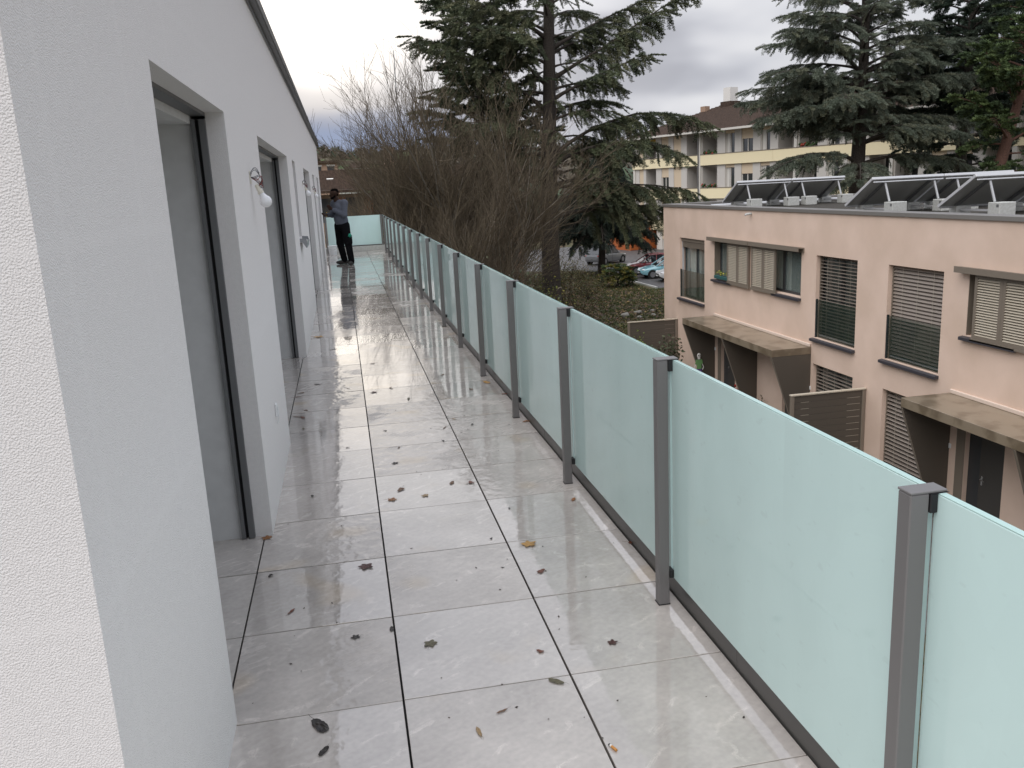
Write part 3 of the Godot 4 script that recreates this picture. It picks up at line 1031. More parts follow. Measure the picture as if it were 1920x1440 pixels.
# external blind: each slat a piece of its own
func blind(h: Node3D, o: Array, tilt: float, x: float, pitch: float) -> Node3D:
	var bl := Node3D.new()
	bl.name = "blind"
	h.add_child(bl, true)
	var wd: float = o[1] - o[0] - 0.10
	var key := "%.2f %.2f" % [wd, tilt]
	if not slat_mesh.has(key):
		var s := MB.new()
		var c := cos(tilt)
		var q := sin(tilt)
		var hw := 0.043
		var prof := []
		for k in 5:
			var t := k / 4.0 * 2.0 - 1.0
			var bow := 0.007 * (1.0 - t * t)
			prof.append(Vector2(t * hw * c - bow * q, -t * hw * q * -1.0 + bow * c))
		for k in 4:
			var a: Vector2 = prof[k]
			var d: Vector2 = prof[k + 1]
			s.quad(Vector3(a.x, a.y, -wd * 0.5), Vector3(d.x, d.y, -wd * 0.5), Vector3(d.x, d.y, wd * 0.5), Vector3(a.x, a.y, wd * 0.5), Vector3(0, 1, 0))
			s.quad(Vector3(a.x, a.y - 0.002, -wd * 0.5), Vector3(d.x, d.y - 0.002, -wd * 0.5), Vector3(d.x, d.y - 0.002, wd * 0.5), Vector3(a.x, a.y - 0.002, wd * 0.5), Vector3(0, -1, 0))
		slat_mesh[key] = s.mesh()
	var y: float = o[3] - 0.05
	var zc: float = (o[0] + o[1]) * 0.5
	while y > o[2] + 0.10:
		part("slat", slat_mesh[key], M.blind_slat, bl, Vector3(x, y, zc))
		y -= pitch
	part("bottom_rail", boxm(Vector3(x - 0.03, o[2] + 0.045, o[0] + 0.05), Vector3(x + 0.03, o[2] + 0.075, o[1] - 0.05)), M.aluminium, bl)
	var g := MB.new()
	g.box(Vector3(x - 0.03, o[2] + 0.01, o[0] + 0.012), Vector3(x + 0.03, o[3] - 0.002, o[0] + 0.045))
	g.box(Vector3(x - 0.03, o[2] + 0.01, o[1] - 0.045), Vector3(x + 0.03, o[3] - 0.002, o[1] - 0.012))
	part("guide_rail", g, M.taupe, bl)
	for t: float in [0.22, 0.5, 0.78]:
		part("lift_tape", boxm(Vector3(x - 0.046, o[2] + 0.08, lerpf(o[0], o[1], t) - 0.003), Vector3(x - 0.044, o[3] - 0.01, lerpf(o[0], o[1], t) + 0.003)), M.taupe_slat, bl)
	return bl

func sill(h: Node3D, o: Array, out := 0.10) -> void:
	var b := MB.new()
	b.xf = Transform3D(Basis.IDENTITY, Vector3(HX, o[2], 0))
	b.prism(PackedVector2Array([Vector2(0.30, 0.012), Vector2(0.30, -0.02), Vector2(0.0, -0.03), Vector2(0.0, -0.085), Vector2(-out, -0.095), Vector2(-out, -0.035), Vector2(-out + 0.02, -0.028)]), o[0] - 0.09, o[1] + 0.03)
	part("sill", b, M.slate_sill, h)

func french(h: Node3D, o: Array) -> void:
	var w := glazing(h, o, true)
	sill(h, o)
	if o[4] == 0:
		curtains(w, o, 0.42, true)
		curtains(w, [o[0], o[1], o[2], o[3]], 0.36, false)
		var c := part("blind_box", boxm(Vector3(HX + 0.06, o[3] - 0.13, o[0] + 0.01), Vector3(HX + 0.19, o[3] - 0.003, o[1] - 0.01)), M.taupe, h)
		for k in 5:
			part("slat", boxm(Vector3(HX + 0.075, o[3] - 0.33 + k * 0.038, o[0] + 0.07), Vector3(HX + 0.16, o[3] - 0.30 + k * 0.038, o[1] - 0.07), 0.006), M.taupe, c)
		var g := MB.new()
		g.box(Vector3(HX + 0.08, o[2] + 0.01, o[0] + 0.012), Vector3(HX + 0.14, o[3] - 0.14, o[0] + 0.045))
		part("guide_rail", g, M.aluminium, h)
	else:
		curtains(w, o, 0.3, false)
		blind(h, o, 0.10 if o[4] == 1 else 0.85, HX + 0.13, 0.084 if o[4] == 1 else 0.080)
	# glass guard across the lower half, held by a flat post at each side
	var gd := part("glass_guard", boxm(Vector3(HX + 0.035, o[2] + 0.02, o[0] + 0.012), Vector3(HX + 0.047, o[2] + 0.99, o[1] - 0.012)), M.green_glass, h)
	part("guard_post", boxm(Vector3(HX + 0.01, o[2] + 0.0, o[0] + 0.001), Vector3(HX + 0.07, o[2] + 1.0, o[0] + 0.0115)), M.frame_grey, gd)
	part("guard_post", boxm(Vector3(HX + 0.01, o[2] + 0.0, o[1] - 0.0115), Vector3(HX + 0.07, o[2] + 1.0, o[1] - 0.001)), M.frame_grey, gd)

# window with a hood rail and a pair of sliding louvred shutters; side = +1: shutters at the far (right hand) end
func small_window(h: Node3D, o: Array, side: int, open_: bool) -> void:
	var w := glazing(h, o, open_)
	curtains(w, o, 0.5, side < 0)
	if side < 0 and open_:
		sill(h, [o[0] + 1.2, o[1], o[2]])
	else:
		sill(h, [o[0], o[1] - 1.1, o[2]])
	var z0: float = o[0] - 0.22
	var z1: float = o[1] + 0.26
	if side < 0:
		z0 = o[0] - 0.19
		z1 = o[1] + 0.14
	var hd := MB.new()
	hd.xf = Transform3D(Basis.IDENTITY, Vector3(HX, o[3], 0))
	hd.prism(PackedVector2Array([Vector2(-0.002, 0.0), Vector2(-0.002, 0.13), Vector2(-0.19, 0.15), Vector2(-0.19, 0.03), Vector2(-0.17, 0.03), Vector2(-0.17, 0.115), Vector2(-0.03, 0.10), Vector2(-0.03, 0.0)]), z0, z1)
	part("hood_rail", hd, M.taupe, h)
	part("reveal_lining", boxm(Vector3(HX + 0.003, o[2] + 0.013, o[0] + 0.0005), Vector3(HX + 0.199, o[3] - 0.001, o[0] + 0.012)), M.taupe, h)
	part("reveal_lining", boxm(Vector3(HX + 0.003, o[2] + 0.013, o[1] - 0.012), Vector3(HX + 0.199, o[3] - 0.001, o[1] - 0.0005)), M.taupe, h)
	var half := 0.735
	var s0: float = o[1] - 2.0 * half + 0.14 if side > 0 else o[0] - 0.16
	if not open_:
		s0 = o[0] + 0.26
	var sh := Node3D.new()
	sh.name = "shutter"
	h.add_child(sh, true)
	for k in 2 if open_ else 3:
		shutter_leaf(sh, s0 + k * half, s0 + (k + 1) * half - 0.004, o[2] - 0.02, o[3] + 0.03)
	part("bottom_track", boxm(Vector3(HX - 0.10, o[2] - 0.065, s0 - 0.03), Vector3(HX - 0.012, o[2] - 0.022, s0 + 2 * half + 0.05)), M.taupe, sh)

var louvre := {}
func shutter_leaf(sh: Node3D, za: float, zb: float, y0: float, y1: float) -> void:
	var x0 := HX - 0.085
	var x1 := HX - 0.045
	var t := 0.075
	var b := MB.new()
	b.box(Vector3(x0, y0, za), Vector3(x1, y1, za + t))
	b.box(Vector3(x0, y0, zb - t), Vector3(x1, y1, zb))
	b.box(Vector3(x0, y0, za + t), Vector3(x1, y0 + t, zb - t))
	b.box(Vector3(x0, y1 - t, za + t), Vector3(x1, y1, zb - t))
	part("frame", b, M.taupe, sh)
	var key := "%.3f" % (zb - za)
	if not louvre.has(key):
		var s := MB.new()
		s.xf = Transform3D(Basis(Vector3(0, 0, 1), 0.62), Vector3.ZERO)
		s.box(Vector3(-0.026, -0.004, -(zb - za) * 0.5 + t), Vector3(0.02, 0.004, (zb - za) * 0.5 - t))
		louvre[key] = s.mesh()
	var y := y0 + t + 0.02
	while y < y1 - t - 0.015:
		part("louvre", louvre[key], M.taupe_slat, sh, Vector3((x0 + x1) * 0.5, y, (za + zb) * 0.5))
		y += 0.050

func door(h: Node3D, o: Array, i: int) -> void:
	var d := Node3D.new()
	d.name = "door"
	h.add_child(d, true)
	var x := HX + 0.10
	var zs: float = o[0] + 0.33 if i % 2 == 0 else o[1] - 0.33
	part("side_panel", boxm(Vector3(x, o[2], o[0] if i % 2 == 0 else zs + 0.006), Vector3(x + 0.06, o[3], zs - 0.006 if i % 2 == 0 else o[1]), 0.004), M.frame_grey, d)
	part("leaf", boxm(Vector3(x - 0.01, o[2], zs + 0.006 if i % 2 == 0 else o[0]), Vector3(x + 0.06, o[3], o[1] if i % 2 == 0 else zs - 0.006), 0.004), M.door_grey, d)
	var hz: float = zs + 0.09 if i % 2 == 0 else zs - 0.09
	var b := MB.new()
	b.tube([Vector3(x - 0.01, o[2] + 1.05, hz), Vector3(x - 0.06, o[2] + 1.05, hz), Vector3(x - 0.06, o[2] + 1.045, hz + 0.13 * (1 if i % 2 == 0 else -1))], [0.011, 0.011, 0.009], 8)
	b.box(Vector3(x - 0.016, o[2] + 0.93, hz - 0.022), Vector3(x - 0.0105, o[2] + 1.12, hz + 0.022))
	part("handle", b, M.steel, d)
	# taupe strip and pale bell plate beside the door
	var s := -1.0 if i % 2 == 0 else 1.0
	var ze: float = o[0] if i % 2 == 0 else o[1]
	part("door_surround", boxm(Vector3(HX - 0.012, o[2], minf(ze + s * 0.24, ze + s * 0.003)), Vector3(HX - 0.0005, o[3] + 0.2, maxf(ze + s * 0.24, ze + s * 0.003))), M.taupe, h)
	part("bell_plate", boxm(Vector3(HX - 0.02, -4.98 + 1.0, ze + s * 0.44 - 0.045), Vector3(HX - 0.0008, -4.98 + 1.1, ze + s * 0.44 + 0.045), 0.004), M.white_plastic, h)

func canopy(h: Node3D, z0: float, z1: float) -> void:
	var c := Node3D.new()
	c.name = "canopy"
	h.add_child(c, true)
	var xf := HX - 1.12
	part("slab", boxm(Vector3(xf, -3.02, z0), Vector3(HX - 0.002, -2.83, z1), 0.006), M.taupe_wet, c)
	part("upstand", boxm(Vector3(HX - 0.05, -2.829, z0 + 0.02), Vector3(HX - 0.0015, -2.745, z1 - 0.01), 0.01), M.house_pale, c)
	for z: float in [z0, (z0 + z1) * 0.5 - 0.03, z1 - 0.06]:
		var b := MB.new()
		b.prism(PackedVector2Array([Vector2(HX - 0.003, -3.021), Vector2(xf + 0.004, -3.021), Vector2(HX - 0.235, GY - 0.1), Vector2(HX - 0.003, GY - 0.1)]), z + 0.003, z + 0.057)
		part("fin", b, M.taupe_dark, c)
		b = MB.new()
		b.prism(PackedVector2Array([Vector2(xf - 0.004, -3.022), Vector2(xf + 0.003, -3.022), Vector2(HX - 0.236, GY - 0.1), Vector2(HX - 0.243, GY - 0.1)]), z, z + 0.06)
		part("fin_edge", b, M.taupe, c)

func build_fences() -> void:
	for e in [[-30.0, "farther taupe privacy screen of horizontal boards, with a young plant climbing on it"], [-18.1, "nearer taupe privacy screen with rows of pale slots, between two front doors"]]:
		var near: bool = e[0] > -20.0
		var f := thing("privacy_screen", e[1], "fence", Vector3(0, GY, e[0]), 0.0, "privacy screens between the house fronts")
		var x0 := 9.92
		var x1 := HX - 0.06
		for x: float in [x0, x1]:
			part("post", boxm(Vector3(x - 0.04, -0.1, -0.04), Vector3(x + 0.04, 2.09, 0.04), 0.006), M.taupe, f)
		part("top_rail", boxm(Vector3(x0 - 0.05, 2.091, -0.05), Vector3(x1 + 0.05, 2.125, 0.05), 0.005), M.taupe_slat, f)
		for k in 13:
			var y := 0.05 + k * 0.156
			part("board", boxm(Vector3(x0 + 0.041, y, -0.014), Vector3(x1 - 0.041, y + 0.15, 0.014), 0.004), M.taupe_dark, f)
			if near:
				var sl := MB.new()
				sl.box(Vector3(x1 - 0.42, y + 0.1505, -0.012), Vector3(x1 - 0.09, y + 0.1555, 0.017))
				sl.box(Vector3(x0 + 0.22, y + 0.1505, -0.012), Vector3(x0 + 0.42, y + 0.1555, 0.017))
				part("slot_edge", sl, M.taupe_slat, f)

func build_solar() -> void:
	var y := 0.56
	for e in [[-27.4, 12.85, 2, "farthest row of tilted solar collectors near the roof's far corner"], [-19.5, 12.62, 2, "middle row of tilted solar collectors on the flat roof"], [-16.5, 13.05, 2, "nearest row of tilted solar collectors, cut off by the right edge"]]:
		var z: float = e[0]
		var x: float = e[1]
		var s := thing("solar_collector", e[3], "solar panel", Vector3(x, y, z), 0.0, "rows of solar collectors on the flat roof")
		var ln := 1.92
		for k in e[2]:
			var xa: float = k * (ln + 0.03)
			var top := Vector2(0.0, 0.86)
			var low := Vector2(-1.12, 0.22)
			var dirv := (low - top).normalized()
			var ang := atan2(dirv.y, -dirv.x)
			var len_ := (low - top).length()
			# panel laid in its own frame: x along the row, z down the slope
			var p := Node3D.new()
			p.name = "panel"
			s.add_child(p, true)
			p.position = Vector3(xa, top.y, top.x)
			p.rotation.x = -ang * -1.0
			var b := MB.new()
			b.box(Vector3(0.03, -0.045, -len_ + 0.03), Vector3(ln - 0.03, -0.035, -0.02))
			part("back_sheet", b, M.collector_back, p)
			part("glass_front", boxm(Vector3(0.03, -0.002, -len_ + 0.03), Vector3(ln - 0.03, 0.004, -0.02)), M.car_glass, p)
			b = MB.new()
			b.box(Vector3(0.0, -0.05, -len_), Vector3(0.03, 0.01, 0.0))
			b.box(Vector3(ln - 0.03, -0.05, -len_), Vector3(ln, 0.01, 0.0))
			b.box(Vector3(0.03, -0.07, -len_), Vector3(ln - 0.03, 0.01, -len_ + 0.03))
			part("frame", b, M.aluminium, p)
			part("top_bar", boxm(Vector3(-0.005, -0.058, -0.018), Vector3(ln + 0.005, 0.012, 0.045), 0.008), M.aluminium, p)
			part("lower_bar", boxm(Vector3(0.02, -0.125, -0.005), Vector3(ln - 0.02, -0.095, 0.02), 0.006), M.aluminium, p)
			for t: float in [0.38, 1.62]:
				part("strut", boxm(Vector3(t - 0.02, -0.105, -len_ + 0.05), Vector3(t + 0.02, -0.0455, -0.06)), M.rail_metal, p)
			for t: float in [0.36, 1.68]:
				var lg := MB.new()
				lg.tube([Vector3(xa + t, top.y - 0.12, 0.02), Vector3(xa + t + 0.06, 0.30, 0.13)], [0.028, 0.028], 6)
				part("leg", lg, M.aluminium, s)
				part("ballast_block", boxm(Vector3(xa + t - 0.02, 0.004, 0.03), Vector3(xa + t + 0.37, 0.29, 0.38), 0.012), M.concrete_light, s)
				part("block_mark", boxm(Vector3(xa + t - 0.022, 0.19, 0.28), Vector3(xa + t - 0.0205, 0.25, 0.35)), M.rail_metal, s)
				part("rear_foot", boxm(Vector3(xa + t - 0.02, 0.004, -1.18), Vector3(xa + t + 0.34, 0.20, -0.92), 0.012), M.concrete_light, s)
				part("base_rail", boxm(Vector3(xa + t + 0.05, 0.10, -0.919), Vector3(xa + t + 0.09, 0.14, 0.0295)), M.aluminium, s)
	# pale pipe run on the roof between the rows
	var pr := thing("roof_pipe", "pale insulated pipe lying behind the farthest solar row", "pipe", Vector3(0, 0.56, 0))
	var b := MB.new()
	b.tube([Vector3(12.6, 0.08, -28.9), Vector3(17.6, 0.08, -28.9), Vector3(17.9, 0.08, -28.6), Vector3(17.9, 0.08, -20)], [0.055, 0.055, 0.055, 0.055], 8)
	part("pipe", b, M.aluminium, pr)
	for x: float in [13.4, 15.3, 17.0]:
		part("bracket", boxm(Vector3(x - 0.03, 0.003, -28.96), Vector3(x + 0.03, 0.05, -28.84)), M.rail_metal, pr)

func build_house_details() -> void:
	# paper skeleton figure hung on the inner side of the far canopy's first fin
	var z := -26.65
	var s := thing("paper_skeleton", "hanging paper skeleton with green shirt and purple legs under the far canopy", "decoration", Vector3(11.22, -4.2, z))
	var b := MB.new()
	b.ball(Vector3(0, 0.10, 0), Vector3(0.085, 0.11, 0.03), 8, 12)
	b.box(Vector3(-0.045, -0.05, -0.015), Vector3(0.045, 0.02, 0.015))
	s.scale = Vector3.ONE * 0.8
	var sk := part("skull", b, M.paper_white, s)
	b = MB.new()
	for x: float in [-0.035, 0.035]:
		b.ball(Vector3(x, 0.11, 0.026), Vector3(0.02, 0.028, 0.01), 5, 8)
	b.ball(Vector3(0, 0.06, 0.027), Vector3(0.009, 0.016, 0.006), 4, 6)
	part("eye_socket", b, M.slot_black, sk)
	b = MB.new()
	b.prism(PackedVector2Array([Vector2(-0.13, -0.07), Vector2(0.13, -0.07), Vector2(0.17, -0.25), Vector2(0.10, -0.24), Vector2(0.11, -0.46), Vector2(-0.10, -0.46), Vector2(-0.09, -0.24), Vector2(-0.17, -0.27)]), -0.012, 0.012)
	part("shirt", b, M.deco_green, s)
	for x: float in [-1.0, 1.0]:
		b = MB.new()
		b.tube([Vector3(x * 0.15, -0.26, 0), Vector3(x * 0.2, -0.38, 0.01), Vector3(x * 0.15, -0.5, 0.01)], [0.016, 0.014, 0.018], 6)
		part("arm", b, M.paper_white, s)
		b = MB.new()
		b.tube([Vector3(x * 0.06, -0.461, 0), Vector3(x * 0.10, -0.68, 0.01), Vector3(x * 0.09, -0.92, 0.01)], [0.06, 0.05, 0.055], 8)
		part("leg", b, M.deco_purple, s)
	# a garden gnome like red and orange figure and a planter by the door
	var g := thing("flower_pot", "red flowers in a dark pot beside the far front door", "flower pot", Vector3(11.45, GY + 0.03, -24.6))
	b = MB.new()
	b.lathe([Vector2(0, 0), Vector2(0.14, 0), Vector2(0.19, 0.36), Vector2(0.21, 0.38), Vector2(0.19, 0.4), Vector2(0.0, 0.37)], 14)
	part("pot", b, M.frame_grey, g)
	var r := RandomNumberGenerator.new()
	r.seed = 9
	b = MB.new()
	for i in 34:
		var d := Vector3(r.randf_range(-1, 1), r.randf_range(-0.2, 1), r.randf_range(-1, 1)).normalized()
		b.ball(Vector3(0, 0.55, 0) + d * r.randf_range(0.08, 0.24), Vector3.ONE * r.randf_range(0.03, 0.055), 4, 6)
	part("flowers", stuff_mesh(b), M.deco_red, g)
	var fl := g.get_child(g.get_child_count() - 1)
	stuff(fl)
	# teal flower box on the far window's sill
	var t := thing("window_box", "small teal flower box on the sill of the half shuttered far window", "flower box", Vector3(HX - 0.03, -1.592, -26.1))
	part("trough", boxm(Vector3(-0.06, 0.005, -0.5), Vector3(0.08, 0.12, 0.5), 0.015), M.teal, t)
	var xs := []
	var cs := []
	for i in 60:
		xs.append(Transform3D(Basis.from_euler(Vector3(r.randf_range(-0.8, 0.8), r.randf_range(0, TAU), r.randf_range(-0.8, 0.8))).scaled(Vector3.ONE * r.randf_range(0.6, 1.2)), Vector3(r.randf_range(-0.05, 0.07), 0.15 + r.randf() * 0.1, r.randf_range(-0.48, 0.48))))
		cs.append(Color(0.10, 0.16, 0.03) if r.randf() < 0.75 else Color(0.6, 0.5, 0.1))
	multi("plants", leaf_card(0.10, 0.05), M.leafy, xs, cs, t)

func stuff_mesh(b: MB) -> MB:
	return b

# one folded leaf blade lying along +x
func leaf_card(l: float, w: float) -> ArrayMesh:
	var b := MB.new()
	var a := Vector3(0, 0, 0)
	var m := Vector3(l * 0.5, l * 0.06, 0)
	var e := Vector3(l, -l * 0.08, 0)
	for s: float in [-1.0, 1.0]:
		var q := Vector3(l * 0.42, l * 0.14, s * w * 0.5)
		b.ft(a, q, m, Vector3.UP)
		b.ft(m, q, e, Vector3.UP)
	return b.mesh()

# ---------------------------------------------------------------- ground and far things
func build_ground() -> void:
	var g := struct("ground", "lawn of short grass and brown fallen leaves between the houses")
	var b := MB.new()
	b.quad(Vector3(-500, GY, 200), Vector3(700, GY, 200), Vector3(700, GY, -330), Vector3(-500, GY, -330), Vector3.UP)
	part("lawn", b, M.lawn, g)
	var p := struct("car_park", "grey asphalt car park in front of the yellow apartment block")
	b = MB.new()
	var poly := PackedVector2Array([Vector2(20.2, 55.0), Vector2(20.0, 60.0), Vector2(19.9, 64.0), Vector2(20.3, 67.5), Vector2(18.6, 69.6), Vector2(15.0, 71.5), Vector2(8.0, 73.0), Vector2(8.0, 92.0), Vector2(34.0, 98.0), Vector2(38.0, 86.0), Vector2(27.5, 66.0), Vector2(27.0, 55.0)])
	var ix := Geometry2D.triangulate_polygon(poly)
	for i in range(0, ix.size(), 3):
		var q := []
		for k in 3:
			var v := poly[ix[i + k]]
			q.append(Vector3(v.x, GY + 0.02, -v.y))
		b.ft(q[0], q[1], q[2], Vector3.UP)
	part("asphalt", b, M.asphalt, p)
	# kerb stones along the lawn
	for i in range(0, 6):
		var a := poly[i]
		var d := poly[i + 1]
		var va := Vector3(a.x, GY, -a.y)
		var vd := Vector3(d.x, GY, -d.y)
		var n := maxi(1, int((vd - va).length() / 1.0))
		for k in n:
			var s := va.lerp(vd, k / float(n))
			var e := va.lerp(vd, (k + 1) / float(n))
			var m := boxm(Vector3(-(e - s).length() * 0.5 + 0.005, -0.1, -0.06), Vector3((e - s).length() * 0.5 - 0.005, 0.11, 0.06), 0.012)
			var o := part("kerb_stone", m, M.concrete_light, p, (s + e) * 0.5)
			o.rotation.y = -atan2((e - s).z, (e - s).x)
	var w := struct("path", "paved path in front of the pink terraced house")
	part("paving", boxm(Vector3(8.4, GY - 0.2, -33.0), Vector3(HX - 0.002, GY + 0.03, -4.0)), M.paving, w)
	# hill to the south
	var hl := struct("hill", "low hill of green meadows and brown woods on the horizon")
	b = MB.new()
	var nz := noise(0.006, 3, 201)
	var n2 := noise(0.016, 3, 207)
	var nx := 110
	var ny := 44
	var hp := func(i: int, k: int) -> Vector3:
		var z := -300.0 - k * 17.0
		var x := -620.0 + i * 12.5
		var t := clampf((-z - 320.0) / 420.0, 0.0, 1.0)
		var hh := 36.0 * t * t * (3.0 - 2.0 * t) * (0.86 + 0.35 * nz.get_noise_2d(x * 1.2, z)) * clampf(1.15 - absf(x + 60.0) * 0.0009, 0.35, 1.2)
		return Vector3(x, GY - 0.2 + hh, z)
	for k in ny:
		for i in nx:
			var p0: Vector3 = hp.call(i, k)
			var p1: Vector3 = hp.call(i + 1, k)
			var p2: Vector3 = hp.call(i + 1, k + 1)
			var p3: Vector3 = hp.call(i, k + 1)
			var f := n2.get_noise_2d(p0.x, p0.z * 1.6)
			b.col = Color(0.085, 0.125, 0.045) if f > -0.25 and p0.x < 45.0 else Color(0.085, 0.07, 0.045)
			if f > 0.3:
				b.col = Color(0.09, 0.075, 0.045)
			b.quad(p0, p1, p2, p3, Vector3.UP)
	part("slope", b, M.hillside, hl)
	# wooded patches and hedges on the hill, far too many to count
	var r := RandomNumberGenerator.new()
	r.seed = 15
	var xs := []
	var cs := []
	for i in 5200:
		var z := -340.0 - r.randf() * 640.0
		var x := r.randf_range(-160, 330)
		var f := n2.get_noise_2d(x, z * 1.6)
		if (f > -0.02 or (absf(x + z * 0.012) < 26.0 and z > -640.0)) and r.randf() > 0.07:
			continue
		var ki := (x + 620.0) / 12.5
		var kk := (-z - 300.0) / 17.0
		var q: Vector3 = hp.call(int(ki), int(kk))
		var s := r.randf_range(2.5, 6.5)
		xs.append(Transform3D(Basis(Vector3.UP, r.randf_range(0, TAU)).scaled(Vector3(s, s * r.randf_range(0.8, 1.5), s)), Vector3(x, q.y - 0.5, z)))
		var c := Color(0.095, 0.075, 0.055) if r.randf() < 0.7 else Color(0.045, 0.062, 0.035)
		cs.append(c * r.randf_range(0.6, 1.4))
	var fw := multi("far_woods", clump_mesh(), M.needles, xs, cs, self)
	tag(fw, "brown and dark green woods patching the far hill", "", "", "stuff")
	var hs := 0
	for e in [[-11.0, -470.0, 1.2], [-3.0, -520.0, 1.0], [4.0, -430.0, 0.9], [13.0, -540.0, 1.1], [-16.0, -600.0, 1.3]]:
		var q: Vector3 = hp.call(int((e[0] + 620.0) / 12.5), int((-e[1] - 300.0) / 17.0))
		var o := thing("hill_house", ["pale farmhouse low on the far hill left of the bare trees", "cream house halfway up the far hill", "small white house at the foot of the hill beside the bare twigs", "beige house on the hillside behind the bare twigs", "house with brown roof near the hill's crest"][hs], "house", Vector3(e[0], q.y - 1.0, e[1]), 0.3 * hs, "houses on the hill")
		var s: float = e[2]
		part("wall", boxm(Vector3(-5 * s, -1, -4 * s), Vector3(5 * s, 5 * s, 4 * s)), M.apt_white, o)
		b = MB.new()
		b.prism(PackedVector2Array([Vector2(-5.6 * s, 4.9 * s), Vector2(5.6 * s, 4.9 * s), Vector2(0, 8.0 * s)]), -4.4 * s, 4.4 * s)
		part("roof", b, M.roof_tile, o)
		hs += 1

func clump_mesh() -> ArrayMesh:
	var b := MB.new()
	var r := RandomNumberGenerator.new()
	r.seed = 22
	for i in 46:
		var d := Vector3(r.randf_range(-1, 1), r.randf_range(0, 1.3), r.randf_range(-1, 1))
		if d.length() > 1.2:
			continue
		var q := d + Vector3(0, 0.1, 0)
		var u := Vector3(r.randf_range(-1, 1), r.randf_range(-1, 1), r.randf_range(-1, 1)).normalized() * 0.42
		var w := u.cross(Vector3(r.randf_range(-1, 1), 1, r.randf_range(-1, 1))).normalized() * 0.34
		b.ft(q - u, q + w, q + u, d + Vector3(0, 0.3, 0))
	return b.mesh()

func build_neighbours() -> void:
	# brown tiled roof just beyond the end of the terrace
	var h := thing("brown_roof_house", "low house with a wide brown tiled roof and skylight beyond the terrace end", "house", Vector3(0, GY, -66))
	part("wall", boxm(Vector3(-14, -0.2, 0), Vector3(11, 7.1, 12)), M.tan_wall, h)
	for x: float in [-2.6, -1.2, 0.4, 2.0, 4.0]:
		var w := part("window", boxm(Vector3(x, 5.5, 11.96), Vector3(x + 0.9, 6.9, 12.03)), M.frame_grey, h)
		part("shutter", boxm(Vector3(x - 0.4, 5.45, 11.98), Vector3(x - 0.03, 6.95, 12.06)), M.garage_wood, w)
	var b := MB.new()
	b.quad(Vector3(-15, 7.35, 13.0), Vector3(12, 7.35, 13.0), Vector3(12, 8.65, 5.5), Vector3(-15, 8.65, 5.5), Vector3.UP)
	b.quad(Vector3(-15, 7.2, 13.0), Vector3(12, 7.2, 13.0), Vector3(12, 7.35, 13.0), Vector3(-15, 7.35, 13.0), Vector3(0, 0, 1))
	b.quad(Vector3(-15, 8.65, 5.5), Vector3(12, 8.65, 5.5), Vector3(12, 7.35, -2), Vector3(-15, 7.35, -2), Vector3(0, 1, -1))
	b.quad(Vector3(-15, 7.2, 13.0), Vector3(12, 7.2, 13.0), Vector3(12, 7.2, -2), Vector3(-15, 7.2, -2), Vector3(0, -1, 0))
	b.ft(Vector3(12, 7.2, 13), Vector3(12, 8.65, 5.5), Vector3(12, 7.2, -2), Vector3(1, 0, 0))
	b.ft(Vector3(-15, 7.2, 13), Vector3(-15, 8.65, 5.5), Vector3(-15, 7.2, -2), Vector3(-1, 0, 0))
	var rf := part("roof", b, M.roof_tile, h)
	# rows of tile ridges that catch the light
	b = MB.new()
	for k in 22:
		var t := (k + 0.5) / 22.0
		var y := lerpf(7.35, 8.65, t) + 0.012
		var z := lerpf(13.0, 5.5, t)
		b.quad(Vector3(-15, y, z), Vector3(12, y, z), Vector3(12, y + 0.05, z - 0.02), Vector3(-15, y + 0.05, z - 0.02), Vector3(0, 0, 1))
	stuff(part("tile_rows", b, M.roof_tile, rf))
	b = MB.new()
	b.xf = Transform3D(Basis(Vector3.RIGHT, atan2(1.3, 7.5)), Vector3(-0.45, 7.99, 9.3))
	b.box(Vector3(-0.2, 0.02, -0.16), Vector3(0.2, 0.09, 0.16))
	part("skylight", b, M.skylight, rf)
	b = MB.new()
	b.box(Vector3(3.2, 8.6, 5.0), Vector3(3.9, 10.0, 5.7))
	part("chimney", b, M.tan_wall, rf)
	# taller house behind it
	var t := thing("tan_house", "tan upper facade with two dark windows behind the brown roof", "house", Vector3(-1.2, GY, -118))
	part("wall", boxm(Vector3(-6, -0.2, -8), Vector3(1.35, 11.0, 0)), M.tan_wall, t)
	part("roof", boxm(Vector3(-6.4, 11.001, -8.3), Vector3(1.7, 11.3, 0.4)), M.roof_tile, t)
	for x: float in [-1.6, 0.05]:
		var w := part("window", boxm(Vector3(x, 9.2, -0.02), Vector3(x + 0.9, 10.6, 0.03)), M.frame_grey, t)
		part("lintel", boxm(Vector3(x - 0.1, 10.601, -0.01), Vector3(x + 1.0, 10.8, 0.06)), M.apt_white, w)
	var m := thing("mast", "thin tall antenna mast rising behind the bare trees", "mast", Vector3(4.28, GY, -60))
	b = MB.new()
	b.tube([Vector3(0, 0, 0), Vector3(-0.05, 9, 0), Vector3(0.03, 16.0, 0)], [0.06, 0.05, 0.025], 8)
	part("pole", b, M.mast, m)
	part("foot", boxm(Vector3(-0.3, -0.05, -0.3), Vector3(0.3, 0.12, 0.3)), M.concrete_light, m)

